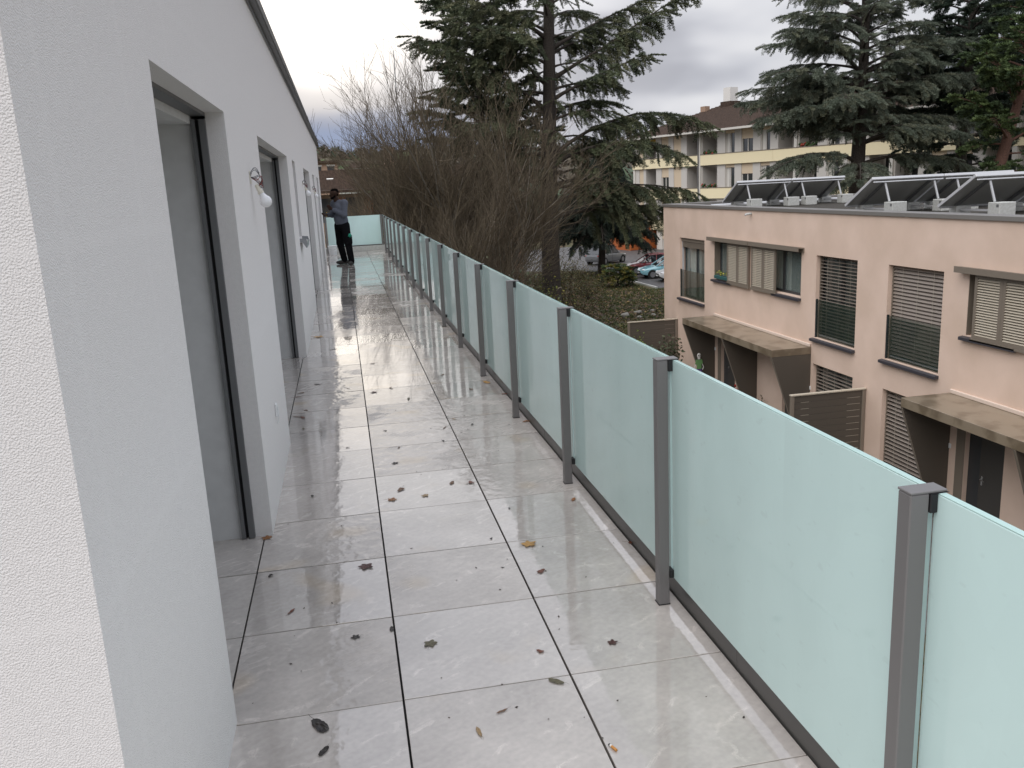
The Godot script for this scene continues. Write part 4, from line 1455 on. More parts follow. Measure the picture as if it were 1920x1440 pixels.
# yellow apartment block, built in its own frame: x along the facade, z out of it
func build_apartments() -> void:
	var ax := Vector3(0.315, 0, 0.949).normalized()
	var out := Vector3(-0.949, 0, 0.315).normalized()
	var h := thing("apartment_block", "four storey cream and yellow apartment block with brown hipped roof behind the trees", "apartment building", Vector3(30.206, 0, -89.0))
	h.transform.basis = Basis(ax, Vector3.UP, ax.cross(Vector3.UP))
	if h.transform.basis.z.dot(out) < 0:
		h.transform.basis = Basis(ax, Vector3.UP, out)
	var L := 47.0
	var top := [3.55, 0.53, -2.5]
	part("core", boxm(Vector3(0.3, -5.7, -12.5), Vector3(L - 0.3, 5.5, -2.2)), M.apt_grey, h)
	part("end_wall", boxm(Vector3(0, -5.7, -12.8), Vector3(0.28, 5.5, -0.02)), M.apt_white, h)
	part("end_wall", boxm(Vector3(L - 0.28, -5.7, -12.8), Vector3(L, 5.5, -0.02)), M.apt_yellow, h)
	# one facade bay list: [u0, u1, kind] kinds: p panel, w window, b half lowered roller, s closed roller, l loggia, c column
	var bays := [[0.3, 0.9, "p"], [0.9, 1.6, "s"], [1.6, 1.9, "p"], [1.9, 3.72, "y"], [3.72, 4.5, "p"], [4.5, 5.6, "b"], [5.6, 6.35, "p"], [6.35, 7.48, "s"], [7.48, 8.2, "p"], [8.2, 10.1, "l"], [10.1, 10.4, "c"], [10.4, 12.6, "f"], [12.6, 13.55, "p"], [13.55, 14.75, "w"], [14.75, 15.6, "p"], [15.6, 17.0, "b"], [17.0, 17.9, "p"]]
	var rep := [[0.0, 1.1, "w"], [1.1, 1.9, "p"], [1.9, 3.9, "l"], [3.9, 4.2, "c"], [4.2, 6.3, "f"], [6.3, 7.2, "p"], [7.2, 8.4, "w"], [8.4, 9.2, "p"]]
	var u := 17.9
	while u < L - 9.4:
		for e in rep:
			bays.append([u + e[0], u + e[1], e[2]])
		u += 9.2
	bays.append([u, L - 0.3, "y2"])
	for fl in 4:
		var yb: float = top[fl] if fl < 3 else GY - 0.1
		var yt: float = 5.5 if fl == 0 else top[fl - 1] - 1.01
		for e in bays:
			bay(h, e[0], e[1], yb, yt, e[2], fl)
	for fl in 3:
		for s in [[0.0, 10.09], [10.41, 19.5], [19.5, 28.6], [28.6, L]]:
			var bd := part("balcony_band", boxm(Vector3(s[0] + 0.01, top[fl] - 1.0, -0.3), Vector3(s[1] - 0.01, top[fl] - 0.06, 0.06)), M.apt_yellow, h)
			part("band_cap", boxm(Vector3(s[0] + 0.008, top[fl] - 0.059, -0.32), Vector3(s[1] - 0.008, top[fl], 0.09)), M.taupe, bd)
	part("downpipe", boxm(Vector3(10.12, -5.5, 0.07), Vector3(10.20, 5.4, 0.15)), M.rail_metal, h)
	# roof with hips
	var e0 := 5.62
	var rr := 8.35
	var b := MB.new()
	var A := Vector3(-0.7, e0, 0.9)
	var B := Vector3(L + 0.7, e0, 0.9)
	var C := Vector3(L + 0.7, e0, -13.5)
	var D := Vector3(-0.7, e0, -13.5)
	var P := Vector3(6.2, rr, -6.3)
	var Q := Vector3(L - 6.2, rr, -6.3)
	b.quad(A, B, Q, P, Vector3(0, 1, 1))
	b.quad(D, C, Q, P, Vector3(0, 1, -1))
	b.ft(A, D, P, Vector3(-1, 1, 0))
	b.ft(B, C, Q, Vector3(1, 1, 0))
	b.quad(A, B, C, D, Vector3.DOWN)
	var rf := part("roof", b, M.roof_tile, h)
	b = MB.new()
	for k in 26:
		var t := (k + 0.5) / 26.0
		var y := lerpf(e0, rr, t) + 0.01
		b.quad(Vector3(lerpf(A.x, P.x, t), y, lerpf(0.9, -6.3, t)), Vector3(lerpf(B.x, Q.x, t), y, lerpf(0.9, -6.3, t)), Vector3(lerpf(B.x, Q.x, t), y + 0.05, lerpf(0.9, -6.3, t) - 0.02), Vector3(lerpf(A.x, P.x, t), y + 0.05, lerpf(0.9, -6.3, t) - 0.02), Vector3(0, 0, 1))
	stuff(part("tile_rows", b, M.roof_tile, rf))
	part("gutter", boxm(Vector3(-0.75, e0 - 0.16, 0.86), Vector3(L + 0.75, e0 + 0.02, 0.98)), M.apt_white, rf)
	part("soffit", boxm(Vector3(-0.6, e0 - 0.12, -13.4), Vector3(L + 0.6, e0 - 0.02, 0.85)), M.apt_white, rf)
	part("chimney", boxm(Vector3(7.1, 7.4, -6.8), Vector3(8.05, 9.9, -5.8)), M.chimney_white, rf)
	part("chimney_base", boxm(Vector3(6.9, 7.3, -7.0), Vector3(8.25, 8.6, -5.6)), M.roof_tile, rf)
	part("vent", boxm(Vector3(4.9, 7.3, -5.4), Vector3(5.6, 8.35, -4.8)), M.tan_wall, rf)

func bay(h: Node3D, u0: float, u1: float, yb: float, yt: float, kind: String, fl: int) -> void:
	var c := (u0 + u1) * 0.5
	match kind[0]:
		"p":
			part("panel", boxm(Vector3(u0, yb, -0.3), Vector3(u1, yt, -0.12)), M.apt_panel if fl < 3 else M.apt_white, h)
		"c":
			part("column", boxm(Vector3(u0, yb - 1.0, -0.3), Vector3(u1, yt, 0.05)), M.apt_white, h)
		"w", "b", "s":
			var w := Node3D.new()
			w.name = "window"
			h.add_child(w, true)
			part("frame", boxm(Vector3(u0, yb, -0.34), Vector3(u0 + 0.07, yt, -0.22)), M.apt_white, w)
			part("frame", boxm(Vector3(u1 - 0.07, yb, -0.34), Vector3(u1, yt, -0.22)), M.apt_white, w)
			part("frame", boxm(Vector3(c - 0.04, yb, -0.335), Vector3(c + 0.04, yt, -0.225)), M.apt_white, w)
			part("pane", boxm(Vector3(u0 + 0.07, yb, -0.31), Vector3(u1 - 0.07, yt, -0.29)), M.car_glass, w)
			var drop := 0.15
			if kind == "b":
				drop = 0.45
			elif kind == "s":
				drop = 0.94
			part("roller", boxm(Vector3(u0 + 0.02, lerpf(yt, yb, drop), -0.21), Vector3(u1 - 0.02, yt, -0.17)), M.apt_shutter, w)
			if kind == "w":
				part("curtain", boxm(Vector3(u0 + 0.1, yb, -0.285), Vector3(u0 + 0.45, yt, -0.27)), M.apt_white, w)
		"l", "f", "y":
			var l := Node3D.new()
			l.name = "loggia"
			h.add_child(l, true)
			if kind == "y2":
				part("panel", boxm(Vector3(u0, yb, -0.3), Vector3(u1, yt, -0.12)), M.apt_yellow, l)
				return
			part("back_wall", boxm(Vector3(u0, yb - 0.9, -2.0), Vector3(u1, yt, -1.8)), M.apt_panel, l)
			part("side_wall", boxm(Vector3(u0, yb - 0.9, -1.79), Vector3(u0 + 0.1, yt, -0.13)), M.apt_panel, l)
			part("side_wall", boxm(Vector3(u1 - 0.1, yb - 0.9, -1.79), Vector3(u1, yt, -0.13)), M.apt_panel, l)
			part("glass_door", boxm(Vector3(u0 + 0.3, yb - 0.8, -1.795), Vector3(u0 + 1.1, yt - 0.2, -1.76)), M.car_glass, l)
			if kind == "f" and fl < 3:
				var r := RandomNumberGenerator.new()
				r.seed = 31 + fl * 7 + int(u0)
				var b := MB.new()
				for i in 26:
					b.col = Color(0.03, 0.06, 0.015) if r.randf() < 0.7 else Color(0.3, 0.05, 0.03)
					b.ball(Vector3(r.randf_range(u0 + 0.2, u1 - 0.15), yb + r.randf_range(0.0, 0.3), r.randf_range(-0.2, 0.1)), Vector3.ONE * r.randf_range(0.06, 0.14), 4, 6)
				stuff(part("plants", b, M.leafy, l))
			if kind == "y" and fl == 0:
				var b := MB.new()
				b.quad(Vector3(u0 + 0.05, yt - 0.1, -0.5), Vector3(u1 - 0.05, yt - 0.1, -0.5), Vector3(u1 - 0.05, yt - 0.75, 0.35), Vector3(u0 + 0.05, yt - 0.75, 0.35), Vector3(0, 1, 0.5))
				part("awning", b, M.awning_yellow, l)

func build_garage() -> void:
	var g := thing("wooden_shed", "orange brown wooden shed at the back of the car park", "shed", Vector3(31.5, GY, -88.5), 0.25)
	part("frame", boxm(Vector3(-3.4, 0, -2.5), Vector3(3.4, 2.6, 2.0)), M.garage_wood, g)
	for k in 22:
		part("board", boxm(Vector3(-3.4 + k * 0.31, 0.05, 2.002), Vector3(-3.4 + k * 0.31 + 0.295, 2.6, 2.03 + 0.012 * (k % 2))), M.garage_wood, g)
	part("roof", boxm(Vector3(-3.7, 2.602, -2.8), Vector3(3.7, 2.78, 2.4)), M.roof_tile, g)

# ---------------------------------------------------------------- cars
func car(label: String, paint: String, at: Vector3, turn: float, tall: float) -> void:
	var o := thing("parked_car", label, "car", at, turn, "cars parked on the car park")
	# stations along the length (front = +x): x, underside, belt, half width
	var st := [[-2.08, 0.50, 0.74, 0.60], [-2.02, 0.32, 0.92, 0.76], [-1.7, 0.24, 0.98, 0.86], [-0.9, 0.20, 0.96, 0.89], [0.2, 0.20, 0.92, 0.89], [0.95, 0.20, 0.90, 0.88], [1.5, 0.22, 0.82, 0.85], [1.95, 0.30, 0.70, 0.74], [2.12, 0.44, 0.58, 0.55]]
	var b := MB.new()
	for i in st.size() - 1:
		var ra := ring_of(st[i])
		var rb := ring_of(st[i + 1])
		for k in ra.size() - 1:
			b.quad(ra[k], ra[k + 1], rb[k + 1], rb[k], ((ra[k] + rb[k + 1]) * 0.5 - Vector3((st[i][0] + st[i + 1][0]) * 0.5, 0.55, 0)))
	for i: int in [0, st.size() - 1]:
		var ra := ring_of(st[i])
		for k in range(1, ra.size() - 1):
			b.ft(ra[0], ra[k], ra[k + 1], Vector3(-1 if i == 0 else 1, 0, 0))
	part("body", b, M["paint_" + paint], o)
	# cabin: glass sides and roof skin
	var gl := MB.new()
	var rf := MB.new()
	var cb := [[-1.98, 0.95, 0.70], [-1.55, 1.36 * tall, 0.56], [-0.6, 1.46 * tall, 0.60], [0.15, 1.42 * tall, 0.58], [1.0, 0.90, 0.72]]
	for i in cb.size() - 1:
		var a: Array = cb[i]
		var d: Array = cb[i + 1]
		for s: float in [-1.0, 1.0]:
			gl.quad(Vector3(a[0], 0.93, s * 0.80), Vector3(d[0], 0.90, s * 0.80), Vector3(d[0], d[1], s * d[2]), Vector3(a[0], a[1], s * a[2]), Vector3(0, 0.3, s))
		var tgt := rf if i in [1, 2] else gl
		tgt.quad(Vector3(a[0], a[1], -a[2]), Vector3(d[0], d[1], -d[2]), Vector3(d[0], d[1], d[2]), Vector3(a[0], a[1], a[2]), Vector3(0, 1, 0))
	part("window", gl, M.car_glass, o)
	for s: float in [-1.0, 1.0]:
		for i in cb.size() - 1:
			var a: Array = cb[i]
			var d: Array = cb[i + 1]
			rf.tube([Vector3(a[0], a[1] + 0.005, s * a[2]), Vector3(d[0], d[1] + 0.005, s * d[2])], [0.035, 0.035], 6)
		rf.tube([Vector3(-0.25, 0.92, s * 0.82), Vector3(-0.3, 1.42 * tall, s * 0.61)], [0.035, 0.03], 6)
		rf.tube([Vector3(-1.25, 0.94, s * 0.82), Vector3(-1.3, 1.38 * tall, s * 0.58)], [0.05, 0.04], 6)
	part("roof", rf, M["paint_" + paint], o)
	for x: float in [-1.28, 1.3]:
		for s: float in [-1.0, 1.0]:
			var w := Node3D.new()
			w.name = "wheel"
			w.position = Vector3(x, 0.31, s * 0.80)
			w.rotation.x = PI / 2
			o.add_child(w, true)
			var t := MB.new()
			t.lathe([Vector2(0.20, -0.10), Vector2(0.29, -0.10), Vector2(0.315, -0.07), Vector2(0.315, 0.07), Vector2(0.29, 0.10), Vector2(0.20, 0.10)], 20)
			part("tyre", t, M.tyre, w)
			t = MB.new()
			t.lathe([Vector2(0.0, -0.07), Vector2(0.06, -0.085), Vector2(0.21, -0.09), Vector2(0.21, 0.09), Vector2(0.06, 0.085), Vector2(0.0, 0.07)], 12)
			part("rim", t, M.rim, w)
			t = MB.new()
			t.lathe([Vector2(0.32, -0.095), Vector2(0.36, -0.095), Vector2(0.36, 0.095), Vector2(0.32, 0.095)], 20)
			part("wheel_arch", t, M.car_trim, w)
	for s: float in [-1.0, 1.0]:
		var hl := MB.new()
		hl.ball(Vector3(1.90, 0.66, s * 0.60), Vector3(0.16, 0.07, 0.14), 6, 10)
		part("headlight", hl, M.car_lamp, o)
		hl = MB.new()
		hl.ball(Vector3(-2.0, 0.80, s * 0.62), Vector3(0.06, 0.08, 0.14), 6, 10)
		part("tail_light", hl, M.deco_red, o)
		hl = MB.new()
		hl.ball(Vector3(0.62, 0.98, s * 0.96), Vector3(0.06, 0.07, 0.10), 6, 10)
		part("mirror", hl, M["paint_" + paint], o)
		part("door_seam", boxm(Vector3(-0.30, 0.3, s * 0.905 - 0.004), Vector3(-0.285, 0.92, s * 0.905 + 0.004)), M.car_trim, o)
	part("grille", boxm(Vector3(2.03, 0.46, -0.42), Vector3(2.135, 0.57, 0.42), 0.01), M.car_trim, o)
	part("bumper", boxm(Vector3(1.75, 0.26, -0.6), Vector3(2.06, 0.36, 0.6), 0.03), M.car_trim, o)
	part("number_plate", boxm(Vector3(2.1355, 0.40, -0.24), Vector3(2.142, 0.48, 0.24)), M.white_plastic, o)

func ring_of(s: Array) -> Array:
	var p := []
	var yb: float = s[1]
	var yt: float = s[2]
	var w: float = s[3]
	for k in [[-0.9, 0.0], [-1.0, 0.12], [-1.02, 0.5], [-1.0, 0.78], [-0.92, 0.95], [-0.75, 1.0], [0.0, 1.03], [0.75, 1.0], [0.92, 0.95], [1.0, 0.78], [1.02, 0.5], [1.0, 0.12], [0.9, 0.0], [-0.9, 0.0]]:
		p.append(Vector3(s[0], lerpf(yb, yt, k[1]), k[0] * w))
	return p

func build_cars() -> void:
	car("silver grey car half hidden behind the drooping dark conifer", "silver", Vector3(22.6, GY + 0.02, -74.3), 0.69 - 0.05, 1.12)
	car("dark red car parked at the left of the row of three", "red", Vector3(23.1, GY + 0.02, -64.2), PI - 0.12, 1.0)
	car("light blue car parked between the red and the white one", "blue", Vector3(23.2, GY + 0.02, -61.0), PI - 0.10, 1.0)
	car("white car mostly hidden by the pink house's corner", "white", Vector3(23.6, GY + 0.02, -58.3), PI - 0.08, 1.0)

# ---------------------------------------------------------------- trees
# one flat frond of short needle tufts: lies along +x, up +y
func frond_mesh(sd: int, n_side: int, ln: float, tuft: float, side: float) -> ArrayMesh:
	var b := MB.new()
	var r := RandomNumberGenerator.new()
	r.seed = sd
	for i in n_side:
		var t := (i + 0.6) / n_side
		for s: float in [-1.0, 1.0]:
			var p := Vector3(ln * t, -0.06 * ln * t * t, 0)
			var sl := ln * side * (1.0 - 0.62 * t) * r.randf_range(0.6, 1.15)
			var d := Vector3(cos(0.85), r.randf_range(-0.12, 0.1), s * sin(0.85)).normalized()
			for k in 3:
				var q := p + d * sl * (k + 0.5) / 3.0
				for j in 2:
					var u := (d * r.randf_range(0.2, 1.0) + Vector3(r.randf_range(-0.6, 0.6), r.randf_range(-0.25, 0.9), r.randf_range(-0.6, 0.6))).normalized() * tuft * r.randf_range(0.7, 1.3)
					var w := u.cross(Vector3(r.randf_range(-1, 1), r.randf_range(-1, 1), r.randf_range(-1, 1))).normalized() * tuft * 0.2
					b.ft(q - w, q + w, q + u, Vector3.UP + d * 0.3)
		var e := Vector3(ln * t, -0.06 * ln * t * t, 0)
		b.ft(e + Vector3(0, 0, -0.006), e + Vector3(0, 0, 0.006), e + Vector3(ln / n_side * 1.4, -0.01, 0), Vector3.UP)
	return b.mesh()

func aim(d: Vector3, p: Vector3, s: float, roll := 0.0) -> Transform3D:
	var x := d.normalized()
	var z := x.cross(Vector3.UP)
	if z.length() < 0.05:
		z = Vector3(0, 0, 1)
	z = z.normalized()
	var y := z.cross(x).normalized()
	var bs := Basis(x, y, z)
	if roll != 0.0:
		bs = Basis(x, roll) * bs
	return Transform3D(bs.scaled_local(Vector3.ONE * s), p)

# conifer limb: main axis from a through c to e (quadratic), side shoots in a flat spray, fronds on all of them
func limb(br: MB, xs: Array, a: Vector3, c: Vector3, e: Vector3, rad: float, dens: float, droop: float, r: RandomNumberGenerator, spread := 0.34, start := 0.22) -> void:
	var L := a.distance_to(c) + c.distance_to(e)
	var pts := []
	var rd := []
	for k in 8:
		var t := k / 7.0
		pts.append(a.lerp(c, t).lerp(c.lerp(e, t), t) + Vector3(r.randf_range(-1, 1), r.randf_range(-1, 1), r.randf_range(-1, 1)) * 0.02 * L * t * (1 - t))
		rd.append(lerpf(rad, 0.012, sqrt(t)))
	br.tube(pts, rd, 5)
	var n := int(L / 0.27 * dens)
	for i in n:
		var t := start + (1.0 - start) * (i + r.randf()) / n
		var p := a.lerp(c, t).lerp(c.lerp(e, t), t)
		var d := (c.lerp(e, t) - a.lerp(c, t)).normalized()
		var sd := d.cross(Vector3.UP).normalized() * (1.0 if i % 2 else -1.0)
		var sl := minf(L * spread, 2.6) * (1.06 - t * 0.85) * r.randf_range(0.55, 1.15)
		var ang := r.randf_range(0.55, 1.1)
		var sdv := (d * cos(ang) + sd * sin(ang) + Vector3(0, r.randf_range(-0.1, 0.22), 0)).normalized()
		var m := int(maxf(1.0, sl / 0.22))
		var q := p
		var qd := sdv
		var sp := [q]
		for k in m:
			qd = (qd + Vector3(0, -droop * (0.4 + k * 0.16), 0) * 0.3).normalized()
			q += qd * sl / m
			sp.append(q)
			var s := r.randf_range(0.75, 1.25)
			var fd := qd.rotated(Vector3.UP, r.randf_range(-0.6, 0.6)) + Vector3(0, -droop * r.randf_range(0.1, 0.9), 0)
			xs.append(aim(fd, q - qd * 0.1, s * 1.15, r.randf_range(-0.5, 0.5)))
			if r.randf() < 0.35 + droop * 0.45:
				xs.append(aim(qd * 0.45 + Vector3(r.randf_range(-0.3, 0.3), -0.35 - droop * r.randf(), r.randf_range(-0.3, 0.3)), q, s, r.randf_range(-1.5, 1.5)))
		var sr := []
		for k in sp.size():
			sr.append(lerpf(0.014, 0.005, k / float(sp.size())))
		if sp.size() > 1:
			br.tube(sp, sr, 3, false)
	for k in 3:
		xs.append(aim((e - c).normalized() + Vector3(r.randf_range(-0.3, 0.3), -droop * 0.3, r.randf_range(-0.3, 0.3)), e, 1.0))

func tints(n: int, base: Array, r: RandomNumberGenerator) -> Array:
	var cs := []
	for i in n:
		var c: Color = base[r.randi() % base.size()]
		cs.append(c * r.randf_range(0.75, 1.25))
	return cs

func trunk_of(o: Node3D, pts: Array, rad: Array, m: Material) -> void:
	var b := MB.new()
	b.tube(pts, rad, 14)
	part("trunk", b, m, o)

var fronds := []

# conifer whose given limbs are listed as [height, tip offset]; «fill» limbs are added round the trunk
func conifer(called: String, label: String, at: Vector3, height: float, tr: float, limbs: Array, fill: Array, cols: Array, droop: float, sd: int, fr := 0, dens := 1.0, lean := Vector3.ZERO, bark := "bark_dark") -> Node3D:
	var o := thing(called, label, "tree", at)
	var r := RandomNumberGenerator.new()
	r.seed = sd
	var axis := func(y: float) -> Vector3:
		return Vector3(0, y, 0) + lean * pow(y / height, 1.3)
	var pts := []
	var rd := []
	for k in 12:
		var t := k / 11.0
		pts.append(axis.call(t * height) + Vector3(sin(t * 7.0 + sd), 0, cos(t * 5.0 + sd)) * 0.06)
		rd.append(maxf(tr * (1.25 - t) * (1.0 if k else 1.25) * 0.85, 0.03))
	trunk_of(o, pts, rd, M[bark])
	var br := MB.new()
	var xs := []
	for l in limbs:
		var a: Vector3 = axis.call(l[0])
		var e: Vector3 = axis.call(l[0]) + l[1]
		var c: Vector3 = a.lerp(e, 0.5) + Vector3(0, l[2], 0)
		limb(br, xs, a, c, e, tr * 0.30, dens, droop, r)
	# fill: [y0, y1, count, length at y0, length at y1, rise]
	for f in fill:
		for i in f[2]:
			var t: float = (i + r.randf()) / f[2]
			var y: float = lerpf(f[0], f[1], t)
			var ln: float = lerpf(f[3], f[4], t) * r.randf_range(0.72, 1.12)
			var az: float = i * 2.39996 + r.randf_range(-0.4, 0.4)
			var dv := Vector3(cos(az), 0, sin(az))
			if dv.z > 0.45 and f.size() > 6:
				ln *= 0.45
			var a: Vector3 = axis.call(y)
			var rise: float = f[5] + r.randf_range(-0.08, 0.08)
			var e := a + dv * ln + Vector3(0, ln * (rise - droop * 0.25), 0)
			var c := a + dv * ln * 0.5 + Vector3(0, ln * (rise * 0.5 + 0.08), 0)
			limb(br, xs, a, c, e, tr * 0.22, dens * 0.85, droop, r)
	stuff(part("branches", br, M[bark], o))
	multi("foliage", fronds[fr], M.needles, xs, tints(xs.size(), cols, r), o)
	return o

func build_conifers() -> void:
	fronds = [frond_mesh(1, 13, 0.72, 0.075, 0.22), frond_mesh(2, 12, 0.66, 0.07, 0.32), frond_mesh(3, 9, 0.55, 0.12, 0.42)]
	var dark := [Color(0.088, 0.106, 0.054), Color(0.112, 0.126, 0.066), Color(0.066, 0.082, 0.046), Color(0.135, 0.138, 0.075)]
	var blue := [Color(0.118, 0.142, 0.104), Color(0.155, 0.178, 0.132), Color(0.086, 0.106, 0.074), Color(0.155, 0.165, 0.110)]
	var green := [Color(0.055, 0.085, 0.026), Color(0.08, 0.115, 0.035), Color(0.04, 0.066, 0.024)]
	# the great cedar: limbs seen against the sky
	var cl := [
		[10.3, Vector3(-6.0, 3.1, 1.2), 0.9], [9.4, Vector3(-4.8, 2.1, -1.0), 0.8], [11.4, Vector3(-4.4, 2.6, 2.0), 0.6], [8.9, Vector3(-3.9, 0.9, 2.2), 0.7],
		[13.4, Vector3(-4.2, 1.4, 1.0), 0.7], [12.6, Vector3(-3.0, 0.8, 2.6), 0.5],
		[11.6, Vector3(6.3, 3.6, 0.8), -0.1], [12.9, Vector3(5.2, 2.4, -1.2), 0.2], [10.7, Vector3(3.9, 1.6, 2.4), 0.4], [10.2, Vector3(3.4, 0.6, -1.6), 0.5],
		[8.3, Vector3(7.0, 1.3, 0.6), 2.0], [7.9, Vector3(5.6, 0.2, 2.2), 1.6], [8.0, Vector3(4.6, 0.3, -2.0), 1.4], [7.0, Vector3(3.6, -0.3, 1.4), 0.9],
		[9.2, Vector3(-3.0, 0.2, 2.0), 0.4], [8.4, Vector3(-3.4, -0.4, 1.6), 0.5], [7.6, Vector3(-3.2, -0.4, 1.2), 0.6],
		[6.9, Vector3(3.0, -0.5, 1.0), 0.6], [6.2, Vector3(6.6, 0.2, 1.2), 1.2], [5.6, Vector3(7.2, -0.2, 0.4), 0.9]]
	conifer("cedar_tree", "tall dark cedar with long layered limbs rising at the centre of the picture", Vector3(9.5, GY, -40.0), 22.5, 0.45, cl, [[12.5, 21.5, 34, 4.2, 1.2, 0.35, 1], [7.4, 12.5, 18, 2.8, 3.4, 0.2, 1]], dark, 0.62, 41, 0, 1.0, Vector3(0.4, 0, 0))
	# second evergreen standing behind it on the left
	conifer("evergreen_tree", "smaller dark evergreen half merged with the left side of the tall cedar", Vector3(7.1, GY, -43.5), 18.5, 0.30, [], [[8.0, 18.0, 66, 3.3, 1.8, 0.42]], [Color(0.0588, 0.084, 0.042), Color(0.042, 0.063, 0.0336), Color(0.0945, 0.1092, 0.0588)], 0.25, 43, 2, 1.1)
	# blue green cedar behind the house
	var bl := [
		[7.5, Vector3(-5.9, -0.2, 1.6), 1.3], [9.0, Vector3(-6.2, 0.9, 0.6), 1.6], [10.6, Vector3(-5.8, 1.6, 1.4), 1.5], [12.2, Vector3(-5.0, 2.0, 1.2), 1.2], [6.6, Vector3(-4.9, -0.9, 2.4), 0.9],
		[7.3, Vector3(5.4, -0.3, 2.2), 1.2], [8.9, Vector3(6.2, 0.4, 1.2), 1.5], [10.5, Vector3(6.0, 1.2, 1.8), 1.4], [12.0, Vector3(5.4, 1.6, 1.0), 1.2],
		[7.0, Vector3(-2.6, -0.4, 4.4), 1.1], [8.4, Vector3(3.4, 0.2, 4.2), 1.3], [6.4, Vector3(3.6, -0.8, 3.8), 0.9], [9.8, Vector3(-3.4, 0.8, 4.0), 1.3]]
	conifer("blue_cedar_tree", "broad blue green cedar with spreading tiers behind the flat roof", Vector3(28.9, GY, -46.0), 20.0, 0.52, bl, [[8.4, 12.5, 34, 6.0, 6.0, 0.24, 1], [12.5, 19.5, 46, 5.8, 1.6, 0.36, 1]], blue, 0.45, 47, 1, 1.2)
	# dark pines at the right edge
	conifer("dark_pine_tree", "tall nearly black pine between the blue cedar and the red barked pine", Vector3(37.0, GY, -48.0), 21.0, 0.42, [], [[9.0, 20.0, 64, 4.6, 2.2, 0.3], [6.0, 9.0, 10, 3.0, 4.0, 0.1]], [Color(0.0336, 0.0546, 0.0378), Color(0.0462, 0.0714, 0.0462), Color(0.063, 0.084, 0.0546)], 0.35, 53, 2, 1.1)
	conifer("dark_pine_tree", "dark pine standing farther back over the roof's right half", Vector3(45.5, GY, -57.0), 21.0, 0.40, [], [[8.5, 20.0, 56, 4.6, 2.2, 0.3]], [Color(0.0378, 0.0588, 0.042), Color(0.0504, 0.0756, 0.0504)], 0.35, 54, 2, 1.1)
	var pl := [[8.9, Vector3(-3.4, 1.4, 0.4), 0.3], [9.8, Vector3(-2.6, 2.0, 1.4), 0.3], [8.2, Vector3(-2.2, 1.0, 1.6), 0.2], [8.0, Vector3(2.6, 1.2, 0.6), 0.2], [10.6, Vector3(-1.8, 2.0, -0.6), 0.2]]
	conifer("red_pine_tree", "pine with a reddish leaning trunk and fresh green crown at the right edge", Vector3(32.0, GY, -40.0), 16.5, 0.40, pl, [[10.0, 16.0, 30, 3.4, 1.4, 0.35], [6.4, 8.0, 5, 1.8, 2.2, 0.0]], green, 0.15, 59, 2, 1.25, Vector3(3.4, 0, 0), "bark_red")
	# drooping conifer on the lawn in front of the car park
	var wl := []
	var r := RandomNumberGenerator.new()
	r.seed = 61
	for i in 46:
		var t := i / 45.0
		var az := i * 2.4
		var ln := 1.1 + 3.4 * pow(1.0 - t, 0.75) * (0.55 + 0.45 * minf(1.0, t * 6.0 + 0.4))
		wl.append([lerpf(3.7, 9.3, t), Vector3(cos(az) * ln, -0.34 * ln - 0.25, sin(az) * ln), 0.55])
	conifer("weeping_conifer", "dense dark drooping conifer between the cedar trunk and the yellow block", Vector3(19.72, GY, -66.0), 10.2, 0.28, wl, [], [Color(0.0169, 0.0273, 0.0169), Color(0.0234, 0.0365, 0.0208), Color(0.0130, 0.0208, 0.0143)], 1.1, 62, 0, 1.7)
	# little pine on the lawn
	conifer("young_pine", "young bushy pine with yellowing tips on the lawn before the cars", Vector3(18.3, GY, -57.3), 1.6, 0.06, [], [[0.3, 1.5, 20, 1.0, 0.3, 0.35]], [Color(0.063, 0.0945, 0.042), Color(0.21, 0.189, 0.042), Color(0.084, 0.126, 0.042)], 0.3, 66, 2, 1.6)

# leafless tree: several stems that fan out and branch into fine twigs
func bare_branch(b: MB, p: Vector3, d: Vector3, ln: float, rad: float, depth: int, r: RandomNumberGenerator, up: float, tips: Array) -> void:
	var n := 6 if depth < 2 else 4
	var pts := [p]
	var rd := [rad]
	var q := p
	var dd := d
	for k in n:
		dd = (dd + Vector3(r.randf_range(-1, 1), r.randf_range(-1, 1), r.randf_range(-1, 1)) * 0.13 + Vector3(0, up, 0)).normalized()
		q += dd * ln / n
		pts.append(q)
		rd.append(maxf(lerpf(rad, rad * 0.35, (k + 1.0) / n), 0.0042))
	b.col = Color(0.116, 0.090, 0.058) * r.randf_range(0.5, 1.4) if depth > 1 else Color(0.20, 0.175, 0.14) * r.randf_range(0.6, 1.3)
	b.tube(pts, rd, 5 if depth == 0 else 3, false)
	if depth >= 4:
		tips.append(q)
		return
	var kids: int = [8, 6, 5, 3][depth]
	for i in kids:
		var t := lerpf([0.40, 0.25, 0.25, 0.2][depth], 0.98, (i + r.randf() * 0.8) / kids)
		var f := t * n
		var s: Vector3 = pts[int(f)].lerp(pts[mini(int(f) + 1, n)], f - int(f))
		var ax := dd.cross(Vector3(r.randf_range(-1, 1), r.randf_range(-1, 1), r.randf_range(-1, 1))).normalized()
		var nd := dd.rotated(ax, r.randf_range(0.28, 0.68))
		bare_branch(b, s, nd, ln * r.randf_range(0.44, 0.66) * (1.08 - 0.16 * t), rad * 0.5, depth + 1, r, up * 1.05, tips)

